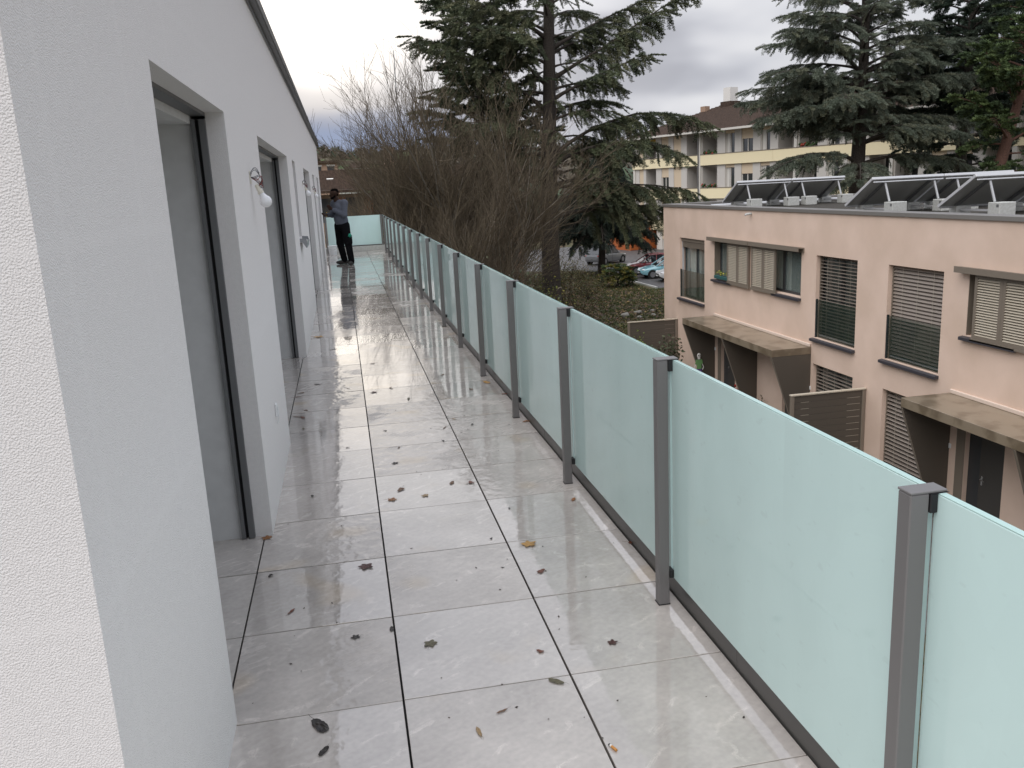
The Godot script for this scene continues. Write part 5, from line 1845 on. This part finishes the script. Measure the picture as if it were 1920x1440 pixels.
func bare_mesh(sd: int, stems: int, ln: float, lean: float, tips: Array) -> MB:
	var b := MB.new()
	var r := RandomNumberGenerator.new()
	r.seed = sd
	for i in stems:
		var az := TAU * i / stems + r.randf_range(-0.4, 0.4)
		var le := lean * r.randf_range(0.25, 1.0)
		bare_branch(b, Vector3(cos(az), 0, sin(az)) * 0.25, Vector3(cos(az) * sin(le), cos(le), sin(az) * sin(le)), ln * r.randf_range(0.8, 1.1), 0.075 * r.randf_range(0.7, 1.2), 0, r, 0.05, tips)
	return b

func build_bare_trees() -> void:
	var ta := []
	var tb := []
	var ma := bare_mesh(301, 10, 7.4, 0.47, ta).mesh()
	var mb := bare_mesh(302, 9, 7.0, 0.52, tb).mesh()
	var r := RandomNumberGenerator.new()
	r.seed = 19
	var list := [
		[4.6, -33.0, 0.3, 0.68, 0, "leafless many stemmed tree directly left of the cedar trunk"],
		[4.5, -35.0, 2.2, 1.0, 1, "tallest leafless tree of the thicket, below the cedar's left limb"],
		[4.0, -36.5, 4.0, 0.86, 0, "leafless tree in the middle of the brown thicket beyond the terrace"],
		[3.3, -38.5, 5.1, 0.72, 1, "leftmost leafless tree, its twigs reaching over the distant hill"],
		[3.7, -31.0, 0.9, 0.62, 1, "lowest leafless tree close behind the glass railing's far end"]]
	for e in list:
		var o := thing("bare_tree", e[5], "tree", Vector3(e[0], GY, e[1]), e[2], "leafless trees beyond the terrace")
		o.scale = Vector3.ONE * e[3]
		var tk := part("branches", ma if e[4] == 0 else mb, M.twig, o)
		stuff(tk)
		# a few yellow leaves that still hang on
		var xs := []
		var cs := []
		var tips := ta if e[4] == 0 else tb
		for k in 70:
			var p: Vector3 = tips[r.randi() % tips.size()]
			if p.y > 6.5:
				continue
			xs.append(Transform3D(Basis.from_euler(Vector3(r.randf_range(-1, 1), r.randf_range(0, TAU), r.randf_range(-1, 1))), p))
			cs.append(Color(0.16, 0.13, 0.02) * r.randf_range(0.4, 1.2))
		multi("leaves", leaf_card(0.11, 0.08), M.leafy, xs, cs, o)

# leafy bush: stems plus loose leaves
func bush(label: String, at: Vector3, size: Vector3, n: int, cols: Array, sd: int, called := "shrub", leaf := 0.09) -> void:
	var o := thing(called, label, "shrub", at, 0.0, "shrubs below the terrace")
	var r := RandomNumberGenerator.new()
	r.seed = sd
	var b := MB.new()
	var xs := []
	var stems := maxi(6, int(n / 90.0))
	for i in stems:
		var az := r.randf_range(0, TAU)
		var f := sqrt(r.randf())
		var tip := Vector3(cos(az) * f * size.x, size.y * r.randf_range(0.55, 1.05) * (1.0 - 0.3 * f), sin(az) * f * size.z)
		var mid := Vector3(tip.x * 0.35, tip.y * 0.6, tip.z * 0.35)
		b.col = Color(0.06, 0.045, 0.03) * r.randf_range(0.6, 1.4)
		var pts := []
		for k in 6:
			var t := k / 5.0
			pts.append(Vector3.ZERO.lerp(mid, t).lerp(mid.lerp(tip, t), t))
		b.tube(pts, [0.025, 0.02, 0.016, 0.012, 0.009, 0.005], 3, false)
		for k in int(n / float(stems)):
			var t := 0.25 + 0.75 * r.randf()
			var p: Vector3 = Vector3.ZERO.lerp(mid, t).lerp(mid.lerp(tip, t), t)
			p += Vector3(r.randf_range(-1, 1), r.randf_range(-0.7, 0.7), r.randf_range(-1, 1)) * minf(0.42, size.x * 0.4) * (0.4 + t)
			xs.append(Transform3D(Basis.from_euler(Vector3(r.randf_range(-1.2, 1.2), r.randf_range(0, TAU), r.randf_range(-1.2, 1.2))).scaled(Vector3.ONE * r.randf_range(0.7, 1.4)), p))
	stuff(part("stems", b, M.twig, o))
	multi("leaves", leaf_card(leaf, leaf * 0.55), M.leafy, xs, tints(xs.size(), cols, r), o)

func build_shrubs() -> void:
	var olive := [Color(0.1265, 0.1265, 0.0414), Color(0.0805, 0.092, 0.0322), Color(0.161, 0.1265, 0.046), Color(0.1035, 0.069, 0.0368)]
	var dk := [Color(0.0506, 0.069, 0.0322), Color(0.069, 0.0782, 0.0368), Color(0.092, 0.069, 0.0414)]
	var brown := [Color(0.115, 0.0736, 0.0414), Color(0.092, 0.0782, 0.0368), Color(0.1495, 0.1035, 0.046), Color(0.069, 0.069, 0.0322)]
	bush("olive green hedge bush showing above the far end panel", Vector3(2.8, GY, -29.5), Vector3(1.8, 5.9, 1.5), 2400, olive, 401)
	bush("dark bush behind the far end of the long railing", Vector3(4.4, GY, -28.2), Vector3(1.8, 5.3, 1.5), 2400, dk, 402)
	bush("brown leaved bush left of the far end panel", Vector3(1.5, GY, -31.0), Vector3(1.3, 6.0, 1.4), 1500, brown, 403)
	bush("dark green bush under the leafless trees at mid railing", Vector3(6.0, GY, -29.5), Vector3(1.9, 4.8, 1.6), 2400, dk, 404)
	bush("yellow green sapling bush left of the cedar trunk", Vector3(7.9, GY, -34.5), Vector3(1.0, 4.4, 1.0), 1100, [Color(0.207, 0.23, 0.046), Color(0.138, 0.1725, 0.0414), Color(0.299, 0.276, 0.046)], 405)
	bush("brown thicket at the foot of the cedar, right side", Vector3(11.2, GY, -41.0), Vector3(1.6, 2.9, 1.4), 1300, brown, 406)
	bush("olive thicket between the cedar trunk and the grey car", Vector3(14.6, GY, -52.0), Vector3(2.2, 2.6, 1.8), 1500, olive, 407)
	bush("brown undergrowth below the glass at the cedar's foot", Vector3(8.8, GY, -36.5), Vector3(1.7, 3.0, 1.5), 1500, brown, 408)
	bush("dark tall undergrowth behind the leafless thicket", Vector3(4.6, GY, -42.0), Vector3(2.6, 7.0, 2.2), 2600, brown, 409)
	bush("low undergrowth left of the leafless thicket", Vector3(2.6, GY, -45.0), Vector3(1.8, 5.9, 2.0), 3400, brown, 410)
	bush("evergreen undergrowth behind the cedar trunk", Vector3(9.5, GY, -50.0), Vector3(3.6, 6.8, 2.4), 3800, dk, 411)
	bush("yellow leaved shrub below the brown roof house", Vector3(-0.75, GY, -48.0), Vector3(1.0, 6.6, 1.0), 1300, [Color(0.69, 0.391, 0.046), Color(0.46, 0.299, 0.069), Color(0.276, 0.207, 0.046)], 412)
	bush("dark evergreen bush at the left end of the far canopy", Vector3(10.6, GY, -28.0), Vector3(0.55, 2.2, 0.6), 1100, dk, 413, "shrub", 0.13)
	bush("thin climbing plant with pale green leaves on the far privacy screen", Vector3(10.35, GY, -29.75), Vector3(0.3, 2.5, 0.25), 170, [Color(0.299, 0.391, 0.092), Color(0.207, 0.299, 0.069)], 414, "climbing_plant", 0.09)
	bush("low green plant under the canopy beside the second far door", Vector3(11.3, GY, -23.0), Vector3(0.35, 0.9, 0.35), 240, dk, 415, "shrub", 0.08)
	bush("brown hedge at the lawn's edge behind the railing", Vector3(12.0, GY, -36.0), Vector3(1.3, 1.5, 1.0), 700, olive, 416)
	bush("olive brown bush in front of the silver car's rear", Vector3(13.6, GY, -56.0), Vector3(2.0, 3.4, 1.6), 1700, olive, 417)
	bush("brown leafless looking bush right of the cedar's foot", Vector3(11.8, GY, -46.5), Vector3(1.7, 3.2, 1.5), 1500, brown, 418)
	bush("low olive scrub at the lawn's far edge beside the drooping conifer", Vector3(16.6, GY, -62.5), Vector3(1.6, 1.7, 1.2), 800, olive, 419)
	# distant belt of trees that closes the view below the horizon
	var r := RandomNumberGenerator.new()
	r.seed = 88
	var xs := []
	var cs := []
	for i in 700:
		var x := r.randf_range(16, 120)
		var z := -112.0 - r.randf() * 60.0
		var s := r.randf_range(2.2, 4.6)
		xs.append(Transform3D(Basis(Vector3.UP, r.randf_range(0, TAU)).scaled(Vector3(s, s * r.randf_range(1.0, 1.7), s)), Vector3(x, GY + r.randf_range(0, 1.2), z)))
		cs.append((Color(0.1035, 0.0805, 0.0506) if r.randf() < 0.6 else Color(0.046, 0.069, 0.0345)) * r.randf_range(0.6, 1.4))
	var fb := multi("far_tree_belt", clump_mesh(), M.needles, xs, cs, self)
	tag(fb, "distant belt of brown and dark trees beyond the houses", "", "", "stuff")

func build_lawn_litter() -> void:
	var r := RandomNumberGenerator.new()
	r.seed = 123
	var xs := []
	var cs := []
	for i in 16000:
		var z := -34.0 - pow(r.randf(), 0.8) * 34.0
		var x := r.randf_range(0.13, 0.39) * -z
		if x > 19.6 and z < -54.5:
			continue
		if x > 11.5 and z > -31.6:
			continue
		var s := r.randf_range(0.5, 1.5)
		xs.append(Transform3D(Basis.from_euler(Vector3(0, r.randf_range(0, TAU), 0)).scaled(Vector3(s, s * r.randf_range(0.6, 1.3), s)), Vector3(x, GY, z)))
		cs.append([Color(0.0595, 0.0935, 0.0204), Color(0.085, 0.102, 0.0255), Color(0.119, 0.0935, 0.0374)][r.randi() % 3] * r.randf_range(0.6, 1.3))
	for i in 7000:
		var s := r.randf_range(0.5, 1.4)
		xs.append(Transform3D(Basis.from_euler(Vector3(0, r.randf_range(0, TAU), 0)).scaled(Vector3.ONE * s), Vector3(r.randf_range(1.4, 8.3), GY, r.randf_range(-34.0, -3.0))))
		cs.append([Color(0.06, 0.09, 0.02), Color(0.085, 0.10, 0.026), Color(0.11, 0.09, 0.036)][r.randi() % 3] * r.randf_range(0.6, 1.3))
	var b := MB.new()
	for i in 9:
		var a := r.randf_range(0, TAU)
		var p := Vector3(cos(a), 0, sin(a)) * r.randf_range(0.0, 0.09)
		var t := p * 1.7 + Vector3(0, r.randf_range(0.05, 0.11), 0)
		var w := Vector3(-sin(a), 0, cos(a)) * 0.012
		b.ft(p - w, p + w, t, Vector3(0, 0.6, 0.4))
	var g := multi("grass", b.mesh(), M.leafy, xs, cs, self)
	tag(g, "short rough grass of the lawn", "", "", "stuff")
	xs = []
	cs = []
	for i in 6500:
		var z := -34.0 - r.randf() * 33.0
		var x := r.randf_range(0.13, 0.385) * -z
		if (x > 19.6 and z < -54.5) or (x > 11.5 and z > -31.6):
			continue
		xs.append(Transform3D(Basis.from_euler(Vector3(r.randf_range(-0.3, 0.3), r.randf_range(0, TAU), r.randf_range(-0.3, 0.3))).scaled(Vector3.ONE * r.randf_range(0.6, 1.5)), Vector3(x, GY + 0.05, z)))
		cs.append([Color(0.153, 0.0765, 0.0374), Color(0.102, 0.051, 0.0306), Color(0.255, 0.17, 0.051), Color(0.068, 0.0408, 0.0272)][r.randi() % 4] * r.randf_range(0.6, 1.4))
	var lf := multi("leaf_litter", leaf_card(0.16, 0.11), M.leafy, xs, cs, self)
	tag(lf, "brown fallen leaves strewn over the lawn", "", "", "stuff")
	var sl := ["largest pale stone at the left end of the rockery", "second stone from the left in the rockery by the house corner", "middle rounded stone of the small rockery", "flat grey stone right of the rockery's middle", "small stone near the right end of the rockery", "rightmost stone of the rockery, closest to the pink house's corner"]
	for i in 6:
		var b2 := MB.new()
		var s: float = [0.24, 0.16, 0.20, 0.15, 0.12, 0.17][i]
		b2.ball(Vector3(0, s * 0.3, 0), Vector3(s, s * 0.55, s * 0.8), 6, 9)
		for k in b2.v.size():
			var q := b2.v[k]
			b2.v[k] = q * (1.0 + 0.22 * sin(q.x * 17.0 + i) * cos(q.z * 13.0 + i * 2.0))
		var o := part("garden_stone", b2, M.stone_pale, self, Vector3(14.5 + i * 0.48, GY, -44.4 + [0.0, 0.9, -0.7, 0.5, -1.1, 0.2][i]))
		tag(o, sl[i], "stone", "stones of the rockery")

# ---------------------------------------------------------------- figure: smooth union of tapered capsules, meshed as surface nets
func field(p: Vector3, bones: Array, k: float) -> float:
	var res := 1e9
	for e in bones:
		var a: Vector3 = e[0]
		var ab: Vector3 = e[1] - a
		var t := clampf((p - a).dot(ab) / maxf(ab.length_squared(), 1e-9), 0.0, 1.0)
		var q := p - (a + ab * t)
		var d := q.length() - lerpf(e[2], e[3], t)
		var h := clampf(0.5 + 0.5 * (res - d) / k, 0.0, 1.0)
		res = lerpf(res, d, h) - k * h * (1.0 - h) if res < 1e8 else d
	return res

func nets(b: MB, bones: Array, cell: float, k: float) -> void:
	var lo := Vector3.ONE * 1e9
	var hi := -lo
	for e in bones:
		for i in 2:
			var r: Vector3 = Vector3.ONE * (e[2 + i] + k + cell * 2.0)
			lo = lo.min(e[i] - r)
			hi = hi.max(e[i] + r)
	var n := Vector3i((hi - lo) / cell) + Vector3i(2, 2, 2)
	var f := PackedFloat32Array()
	f.resize(n.x * n.y * n.z)
	f.fill(1e3)
	var B := 4
	for bz in range(0, n.z, B):
		for by in range(0, n.y, B):
			for bx in range(0, n.x, B):
				var c := lo + (Vector3(bx, by, bz) + Vector3.ONE * (B * 0.5 - 0.5)) * cell
				var d := field(c, bones, k)
				if absf(d) > cell * B * 1.1 + k:
					var sgn := 1e3 if d > 0 else -1e3
					if sgn < 0:
						for z in range(bz, mini(bz + B, n.z)):
							for y in range(by, mini(by + B, n.y)):
								for x in range(bx, mini(bx + B, n.x)):
									f[(z * n.y + y) * n.x + x] = -1e3
					continue
				for z in range(bz, mini(bz + B, n.z)):
					for y in range(by, mini(by + B, n.y)):
						for x in range(bx, mini(bx + B, n.x)):
							f[(z * n.y + y) * n.x + x] = field(lo + Vector3(x, y, z) * cell, bones, k)
	var vid := {}
	var vs := []
	var vn := []
	var corner := [Vector3i(0, 0, 0), Vector3i(1, 0, 0), Vector3i(0, 1, 0), Vector3i(1, 1, 0), Vector3i(0, 0, 1), Vector3i(1, 0, 1), Vector3i(0, 1, 1), Vector3i(1, 1, 1)]
	var edges := [[0, 1], [2, 3], [4, 5], [6, 7], [0, 2], [1, 3], [4, 6], [5, 7], [0, 4], [1, 5], [2, 6], [3, 7]]
	for z in n.z - 1:
		for y in n.y - 1:
			for x in n.x - 1:
				var base := (z * n.y + y) * n.x + x
				var s0 := f[base] < 0.0
				var mixed := false
				var vals := [0, 0, 0, 0, 0, 0, 0, 0]
				for i in 8:
					var o: Vector3i = corner[i]
					var val := f[base + (o.z * n.y + o.y) * n.x + o.x]
					vals[i] = val
					if (val < 0.0) != s0:
						mixed = true
				if not mixed:
					continue
				var sum := Vector3.ZERO
				var cnt := 0
				for e in edges:
					var va: float = vals[e[0]]
					var vb: float = vals[e[1]]
					if (va < 0.0) != (vb < 0.0):
						sum += Vector3(corner[e[0]]).lerp(Vector3(corner[e[1]]), clampf(va / (va - vb), 0.0, 1.0))
						cnt += 1
				var p := lo + (Vector3(x, y, z) + sum / cnt) * cell
				vid[base] = vs.size()
				vs.append(p)
				var h := cell * 0.5
				var d0 := field(p, bones, k)
				vn.append(Vector3(field(p + Vector3(h, 0, 0), bones, k) - d0, field(p + Vector3(0, h, 0), bones, k) - d0, field(p + Vector3(0, 0, h), bones, k) - d0).normalized())
	var st := [1, n.x, n.x * n.y]
	for key: int in vid:
		var x: int = key % n.x
		var y: int = (key / n.x) % n.y
		var z: int = key / (n.x * n.y)
		for ax in 3:
			var s0 := f[key] < 0.0
			var other: int = key + st[ax]
			if other >= f.size() or (f[other] < 0.0) == s0:
				continue
			var u: int = st[(ax + 1) % 3]
			var w: int = st[(ax + 2) % 3]
			if not (vid.has(key - u) and vid.has(key - w) and vid.has(key - u - w)):
				continue
			var q := [vid[key], vid[key - u], vid[key - u - w], vid[key - w]]
			for t in [[0, 1, 2], [0, 2, 3]]:
				var a: int = q[t[0]]
				var c2: int = q[t[1]]
				var d2: int = q[t[2]]
				if (vs[d2] - vs[a]).cross(vs[c2] - vs[a]).dot(vn[a]) < 0:
					var sw := c2
					c2 = d2
					d2 = sw
				b.tri(vs[a], vs[c2], vs[d2], vn[a], vn[c2], vn[d2])

func build_person() -> void:
	var o := thing("person", "man in grey sweater and black work trousers facing the wall, hands raised", "person", Vector3(0.03, 0.0, -21.65))
	# joints; the man faces left and slightly towards the viewer
	var hipL := Vector3(0.05, 0.93, 0.08)
	var hipR := Vector3(-0.09, 0.93, -0.08)
	var kneeL := Vector3(0.09, 0.51, 0.15)
	var kneeR := Vector3(-0.10, 0.51, -0.14)
	var ankL := Vector3(0.13, 0.10, 0.20)
	var ankR := Vector3(-0.03, 0.10, -0.20)
	var shL := Vector3(0.08, 1.455, 0.165)
	var shR := Vector3(-0.155, 1.455, -0.14)
	var elL := Vector3(0.06, 1.18, 0.245)
	var elR := Vector3(-0.22, 1.19, -0.16)
	var wrL := Vector3(-0.21, 1.33, 0.20)
	var wrR := Vector3(-0.34, 1.20, 0.04)
	var chest := Vector3(-0.05, 1.34, 0.02)
	var belly := Vector3(-0.035, 1.12, 0.01)
	var pelvis := Vector3(-0.02, 0.96, 0.0)
	var neck := Vector3(-0.075, 1.50, 0.012)
	var head := Vector3(-0.135, 1.675, 0.03)
	var fwd := Vector3(-0.96, -0.06, 0.26).normalized()
	var side := Vector3.UP.cross(fwd).normalized()
	var torso := [[shL, shR, 0.062, 0.062], [chest + side * 0.07, chest - side * 0.07, 0.115, 0.115], [belly + side * 0.05, belly - side * 0.05, 0.118, 0.118], [pelvis + side * 0.06, pelvis - side * 0.06, 0.112, 0.112]]
	var skin := MB.new()
	var body := torso.duplicate()
	body.append_array([[neck - Vector3(0, 0.06, 0), head - Vector3(0, 0.07, 0), 0.058, 0.054], [shL, elL, 0.05, 0.04], [elL, wrL, 0.04, 0.028], [shR, elR, 0.05, 0.04], [elR, wrR, 0.04, 0.028], [hipL, kneeL, 0.085, 0.056], [kneeL, ankL, 0.054, 0.036], [hipR, kneeR, 0.085, 0.056], [kneeR, ankR, 0.054, 0.036]])
	nets(skin, body, 0.02, 0.03)
	# head with jaw, nose, brow and ears on a finer grid
	var hd := [[head + Vector3(0, 0.035, 0) - fwd * 0.018, head + Vector3(0, 0.03, 0) + fwd * 0.02, 0.083, 0.078], [head + fwd * 0.04 - Vector3(0, 0.055, 0), head + fwd * 0.055 - Vector3(0, 0.078, 0), 0.052, 0.036],
		[head + fwd * 0.088 + Vector3(0, 0.012, 0), head + fwd * 0.108 - Vector3(0, 0.022, 0), 0.012, 0.019], [head + fwd * 0.078 + side * 0.035 + Vector3(0, 0.03, 0), head + fwd * 0.078 - side * 0.035 + Vector3(0, 0.03, 0), 0.02, 0.02],
		[head + fwd * 0.088 - Vector3(0, 0.05, 0) + side * 0.016, head + fwd * 0.088 - Vector3(0, 0.05, 0) - side * 0.016, 0.013, 0.013], [head - Vector3(0, 0.05, 0), neck + Vector3(0, 0.02, 0), 0.056, 0.056]]
	nets(skin, hd, 0.007, 0.018)
	for s: float in [-1.0, 1.0]:
		var ea := head + side * 0.082 * s - fwd * 0.008
		nets(skin, [[ea + Vector3(0, 0.02, 0), ea - Vector3(0, 0.022, 0) + fwd * 0.006, 0.014, 0.010]], 0.005, 0.008)
	hand(skin, wrL, Vector3(-0.75, 0.62, 0.12).normalized(), Vector3(0.1, 0.3, -0.95).normalized(), 0.45)
	hand(skin, wrR, Vector3(-0.95, 0.0, 0.25).normalized(), Vector3(0.0, 0.95, 0.1).normalized(), 0.8)
	part("body", skin, M.skin, o)
	var ey := MB.new()
	for s: float in [-1.0, 1.0]:
		ey.ball(head + fwd * 0.083 + side * 0.031 * s + Vector3(0, 0.006, 0), Vector3.ONE * 0.0085, 6, 8)
	part("eyes", ey, M.stone_pale, o)
	var hr := MB.new()
	nets(hr, [[head + Vector3(0, 0.055, 0) - fwd * 0.03, head + Vector3(0, 0.062, 0) + fwd * 0.018, 0.078, 0.068], [head - fwd * 0.055 + Vector3(0, 0.0, 0), head - fwd * 0.05 + Vector3(0, 0.04, 0), 0.052, 0.06]], 0.008, 0.02)
	part("hair", hr, M.hair, o)
	var bd := MB.new()
	nets(bd, [[head + fwd * 0.062 - Vector3(0, 0.082, 0), head + fwd * 0.05 - Vector3(0, 0.085, 0) , 0.036, 0.036], [head + side * 0.06 - Vector3(0, 0.05, 0), head + fwd * 0.05 + side * 0.03 - Vector3(0, 0.085, 0), 0.02, 0.028], [head - side * 0.06 - Vector3(0, 0.05, 0), head + fwd * 0.05 - side * 0.03 - Vector3(0, 0.085, 0), 0.02, 0.028]], 0.007, 0.01)
	part("beard", bd, M.hair, o)
	var sw := MB.new()
	var top := [[shL, shR, 0.085, 0.085], [chest + side * 0.075, chest - side * 0.075, 0.14, 0.14], [belly + side * 0.06 - Vector3(0, 0.02, 0), belly - side * 0.06 - Vector3(0, 0.02, 0), 0.148, 0.148], [pelvis + side * 0.05 + Vector3(0, 0.06, 0), pelvis - side * 0.05 + Vector3(0, 0.06, 0), 0.148, 0.148], [neck - Vector3(0, 0.05, 0), neck - Vector3(0, 0.02, 0), 0.085, 0.073],
		[shL, elL, 0.085, 0.066], [elL, wrL.lerp(elL, 0.12), 0.066, 0.048], [shR, elR, 0.085, 0.066], [elR, wrR.lerp(elR, 0.12), 0.066, 0.048]]
	nets(sw, top, 0.014, 0.03)
	part("sweater", sw, M.sweater, o)
	var tr := MB.new()
	nets(tr, [[pelvis + side * 0.055 - Vector3(0, 0.02, 0), pelvis - side * 0.055 - Vector3(0, 0.02, 0), 0.137, 0.137], [hipL, kneeL, 0.115, 0.088], [kneeL, ankL + Vector3(0, 0.0, 0), 0.086, 0.074], [hipR, kneeR, 0.115, 0.088], [kneeR, ankR, 0.086, 0.074], [kneeL + Vector3(0.05, 0.17, 0.05), kneeL + Vector3(0.045, 0.02, 0.06), 0.055, 0.06]], 0.014, 0.03)
	part("trousers", tr, M.trousers, o)
	for e in [[ankL, Vector3(-0.30, 0, 0.95)], [ankR, Vector3(-0.97, 0, 0.2)]]:
		var a: Vector3 = e[0]
		var d: Vector3 = (e[1] as Vector3).normalized()
		var bt := MB.new()
		var g := Vector3(a.x, 0.045, a.z)
		nets(bt, [[a + Vector3(0, 0.04, 0), g - d * 0.03 + Vector3(0, 0.01, 0), 0.056, 0.054], [g - d * 0.05, g + d * 0.10, 0.045, 0.045], [g + d * 0.08, g + d * 0.175, 0.046, 0.036]], 0.010, 0.03)
		for i in bt.v.size():
			bt.v[i].y = maxf(bt.v[i].y, 0.002)
		part("boot", bt, M.boots, o)
	# green cloth hanging out of the thigh pocket
	var cl := MB.new()
	var c0 := kneeL + Vector3(0.055, 0.20, 0.10)
	for i in 5:
		cl.tube([c0 + Vector3(-0.01 + i * 0.006, 0.03, 0.0), c0 + Vector3(0.012 * (i - 2), 0.0, 0.02), c0 + Vector3(0.022 * (i - 2), -0.035 - 0.012 * (i % 3), 0.012)], [0.012, 0.013, 0.006], 6)
	part("green_cloth", cl, M.cloth_green, o)

func hand(b: MB, w: Vector3, d: Vector3, palm_n: Vector3, curl: float) -> void:
	var n := (palm_n - d * palm_n.dot(d)).normalized()
	var s := d.cross(n).normalized()
	var bones := [[w - d * 0.02, w + d * 0.02, 0.027, 0.026], [w + d * 0.03 + s * 0.018, w + d * 0.085 + s * 0.028, 0.019, 0.014], [w + d * 0.03 - s * 0.016, w + d * 0.08 - s * 0.028, 0.019, 0.014], [w + d * 0.03, w + d * 0.088, 0.02, 0.015]]
	var ln := [0.066, 0.076, 0.070, 0.054]
	for i in 4:
		var p := w + d * (0.088 - 0.004 * absf(i - 1.2)) + s * (0.030 - 0.020 * i)
		var a := 0.25 * curl
		for k in 3:
			a += curl * (0.45 + 0.2 * k)
			var e: Vector3 = p + (d * cos(a) + n * sin(a)) * ln[i] * [0.45, 0.31, 0.24][k]
			bones.append([p, e, 0.0092 - k * 0.0008, 0.0088 - k * 0.0009])
			p = e
	var t0 := w + d * 0.02 + s * 0.026
	var t1 := t0 + (d * 0.6 + s * 0.7 + n * 0.35).normalized() * 0.045
	var t2 := t1 + (d * 0.9 + s * 0.15 + n * 0.45).normalized() * 0.035
	bones.append([t0, t1, 0.014, 0.011])
	bones.append([t1, t2, 0.011, 0.0085])
	nets(b, bones, 0.0045, 0.006)

# ---------------------------------------------------------------- scene
func _ready() -> void:
	var cam := Camera3D.new()
	cam.name = "camera"
	cam.position = Vector3(0, 1.70, 0)
	cam.rotation = Vector3(-0.2252, -0.1814, -0.0493)
	cam.fov = 47.598
	cam.near = 0.05
	cam.far = 3000.0
	add_child(cam)
	cam.current = true
	var we := WorldEnvironment.new()
	we.name = "environment"
	var env := Environment.new()
	env.background_mode = Environment.BG_SKY
	var sky := Sky.new()
	var sm := PanoramaSkyMaterial.new()
	sm.panorama = sky_texture()
	sky.sky_material = sm
	env.sky = sky
	env.background_energy_multiplier = 1.0
	env.tonemap_mode = Environment.TONE_MAPPER_LINEAR
	env.tonemap_exposure = 1.0
	env.sdfgi_enabled = true
	env.ssao_enabled = true
	env.ssil_enabled = true
	we.environment = env
	add_child(we)
	var sun := DirectionalLight3D.new()
	sun.name = "sun"
	sun.light_color = Color(1.0, 0.98, 0.955)
	sun.light_energy = 0.52
	sun.light_angular_distance = 60.0
	sun.shadow_enabled = true
	sun.rotation = Vector3(deg_to_rad(-48.0), deg_to_rad(-42.0), 0)
	add_child(sun)
	make_materials()
	build_ground()
	build_terrace()
	build_white_building()
	build_railing()
	build_house()
	build_apartments()
	build_neighbours()
	build_garage()
	build_fences()
	build_solar()
	build_conifers()
	build_bare_trees()
	build_shrubs()
	build_cars()
	build_person()
	build_terrace_details()
	build_house_details()
	build_lawn_litter()
	build_leaves()
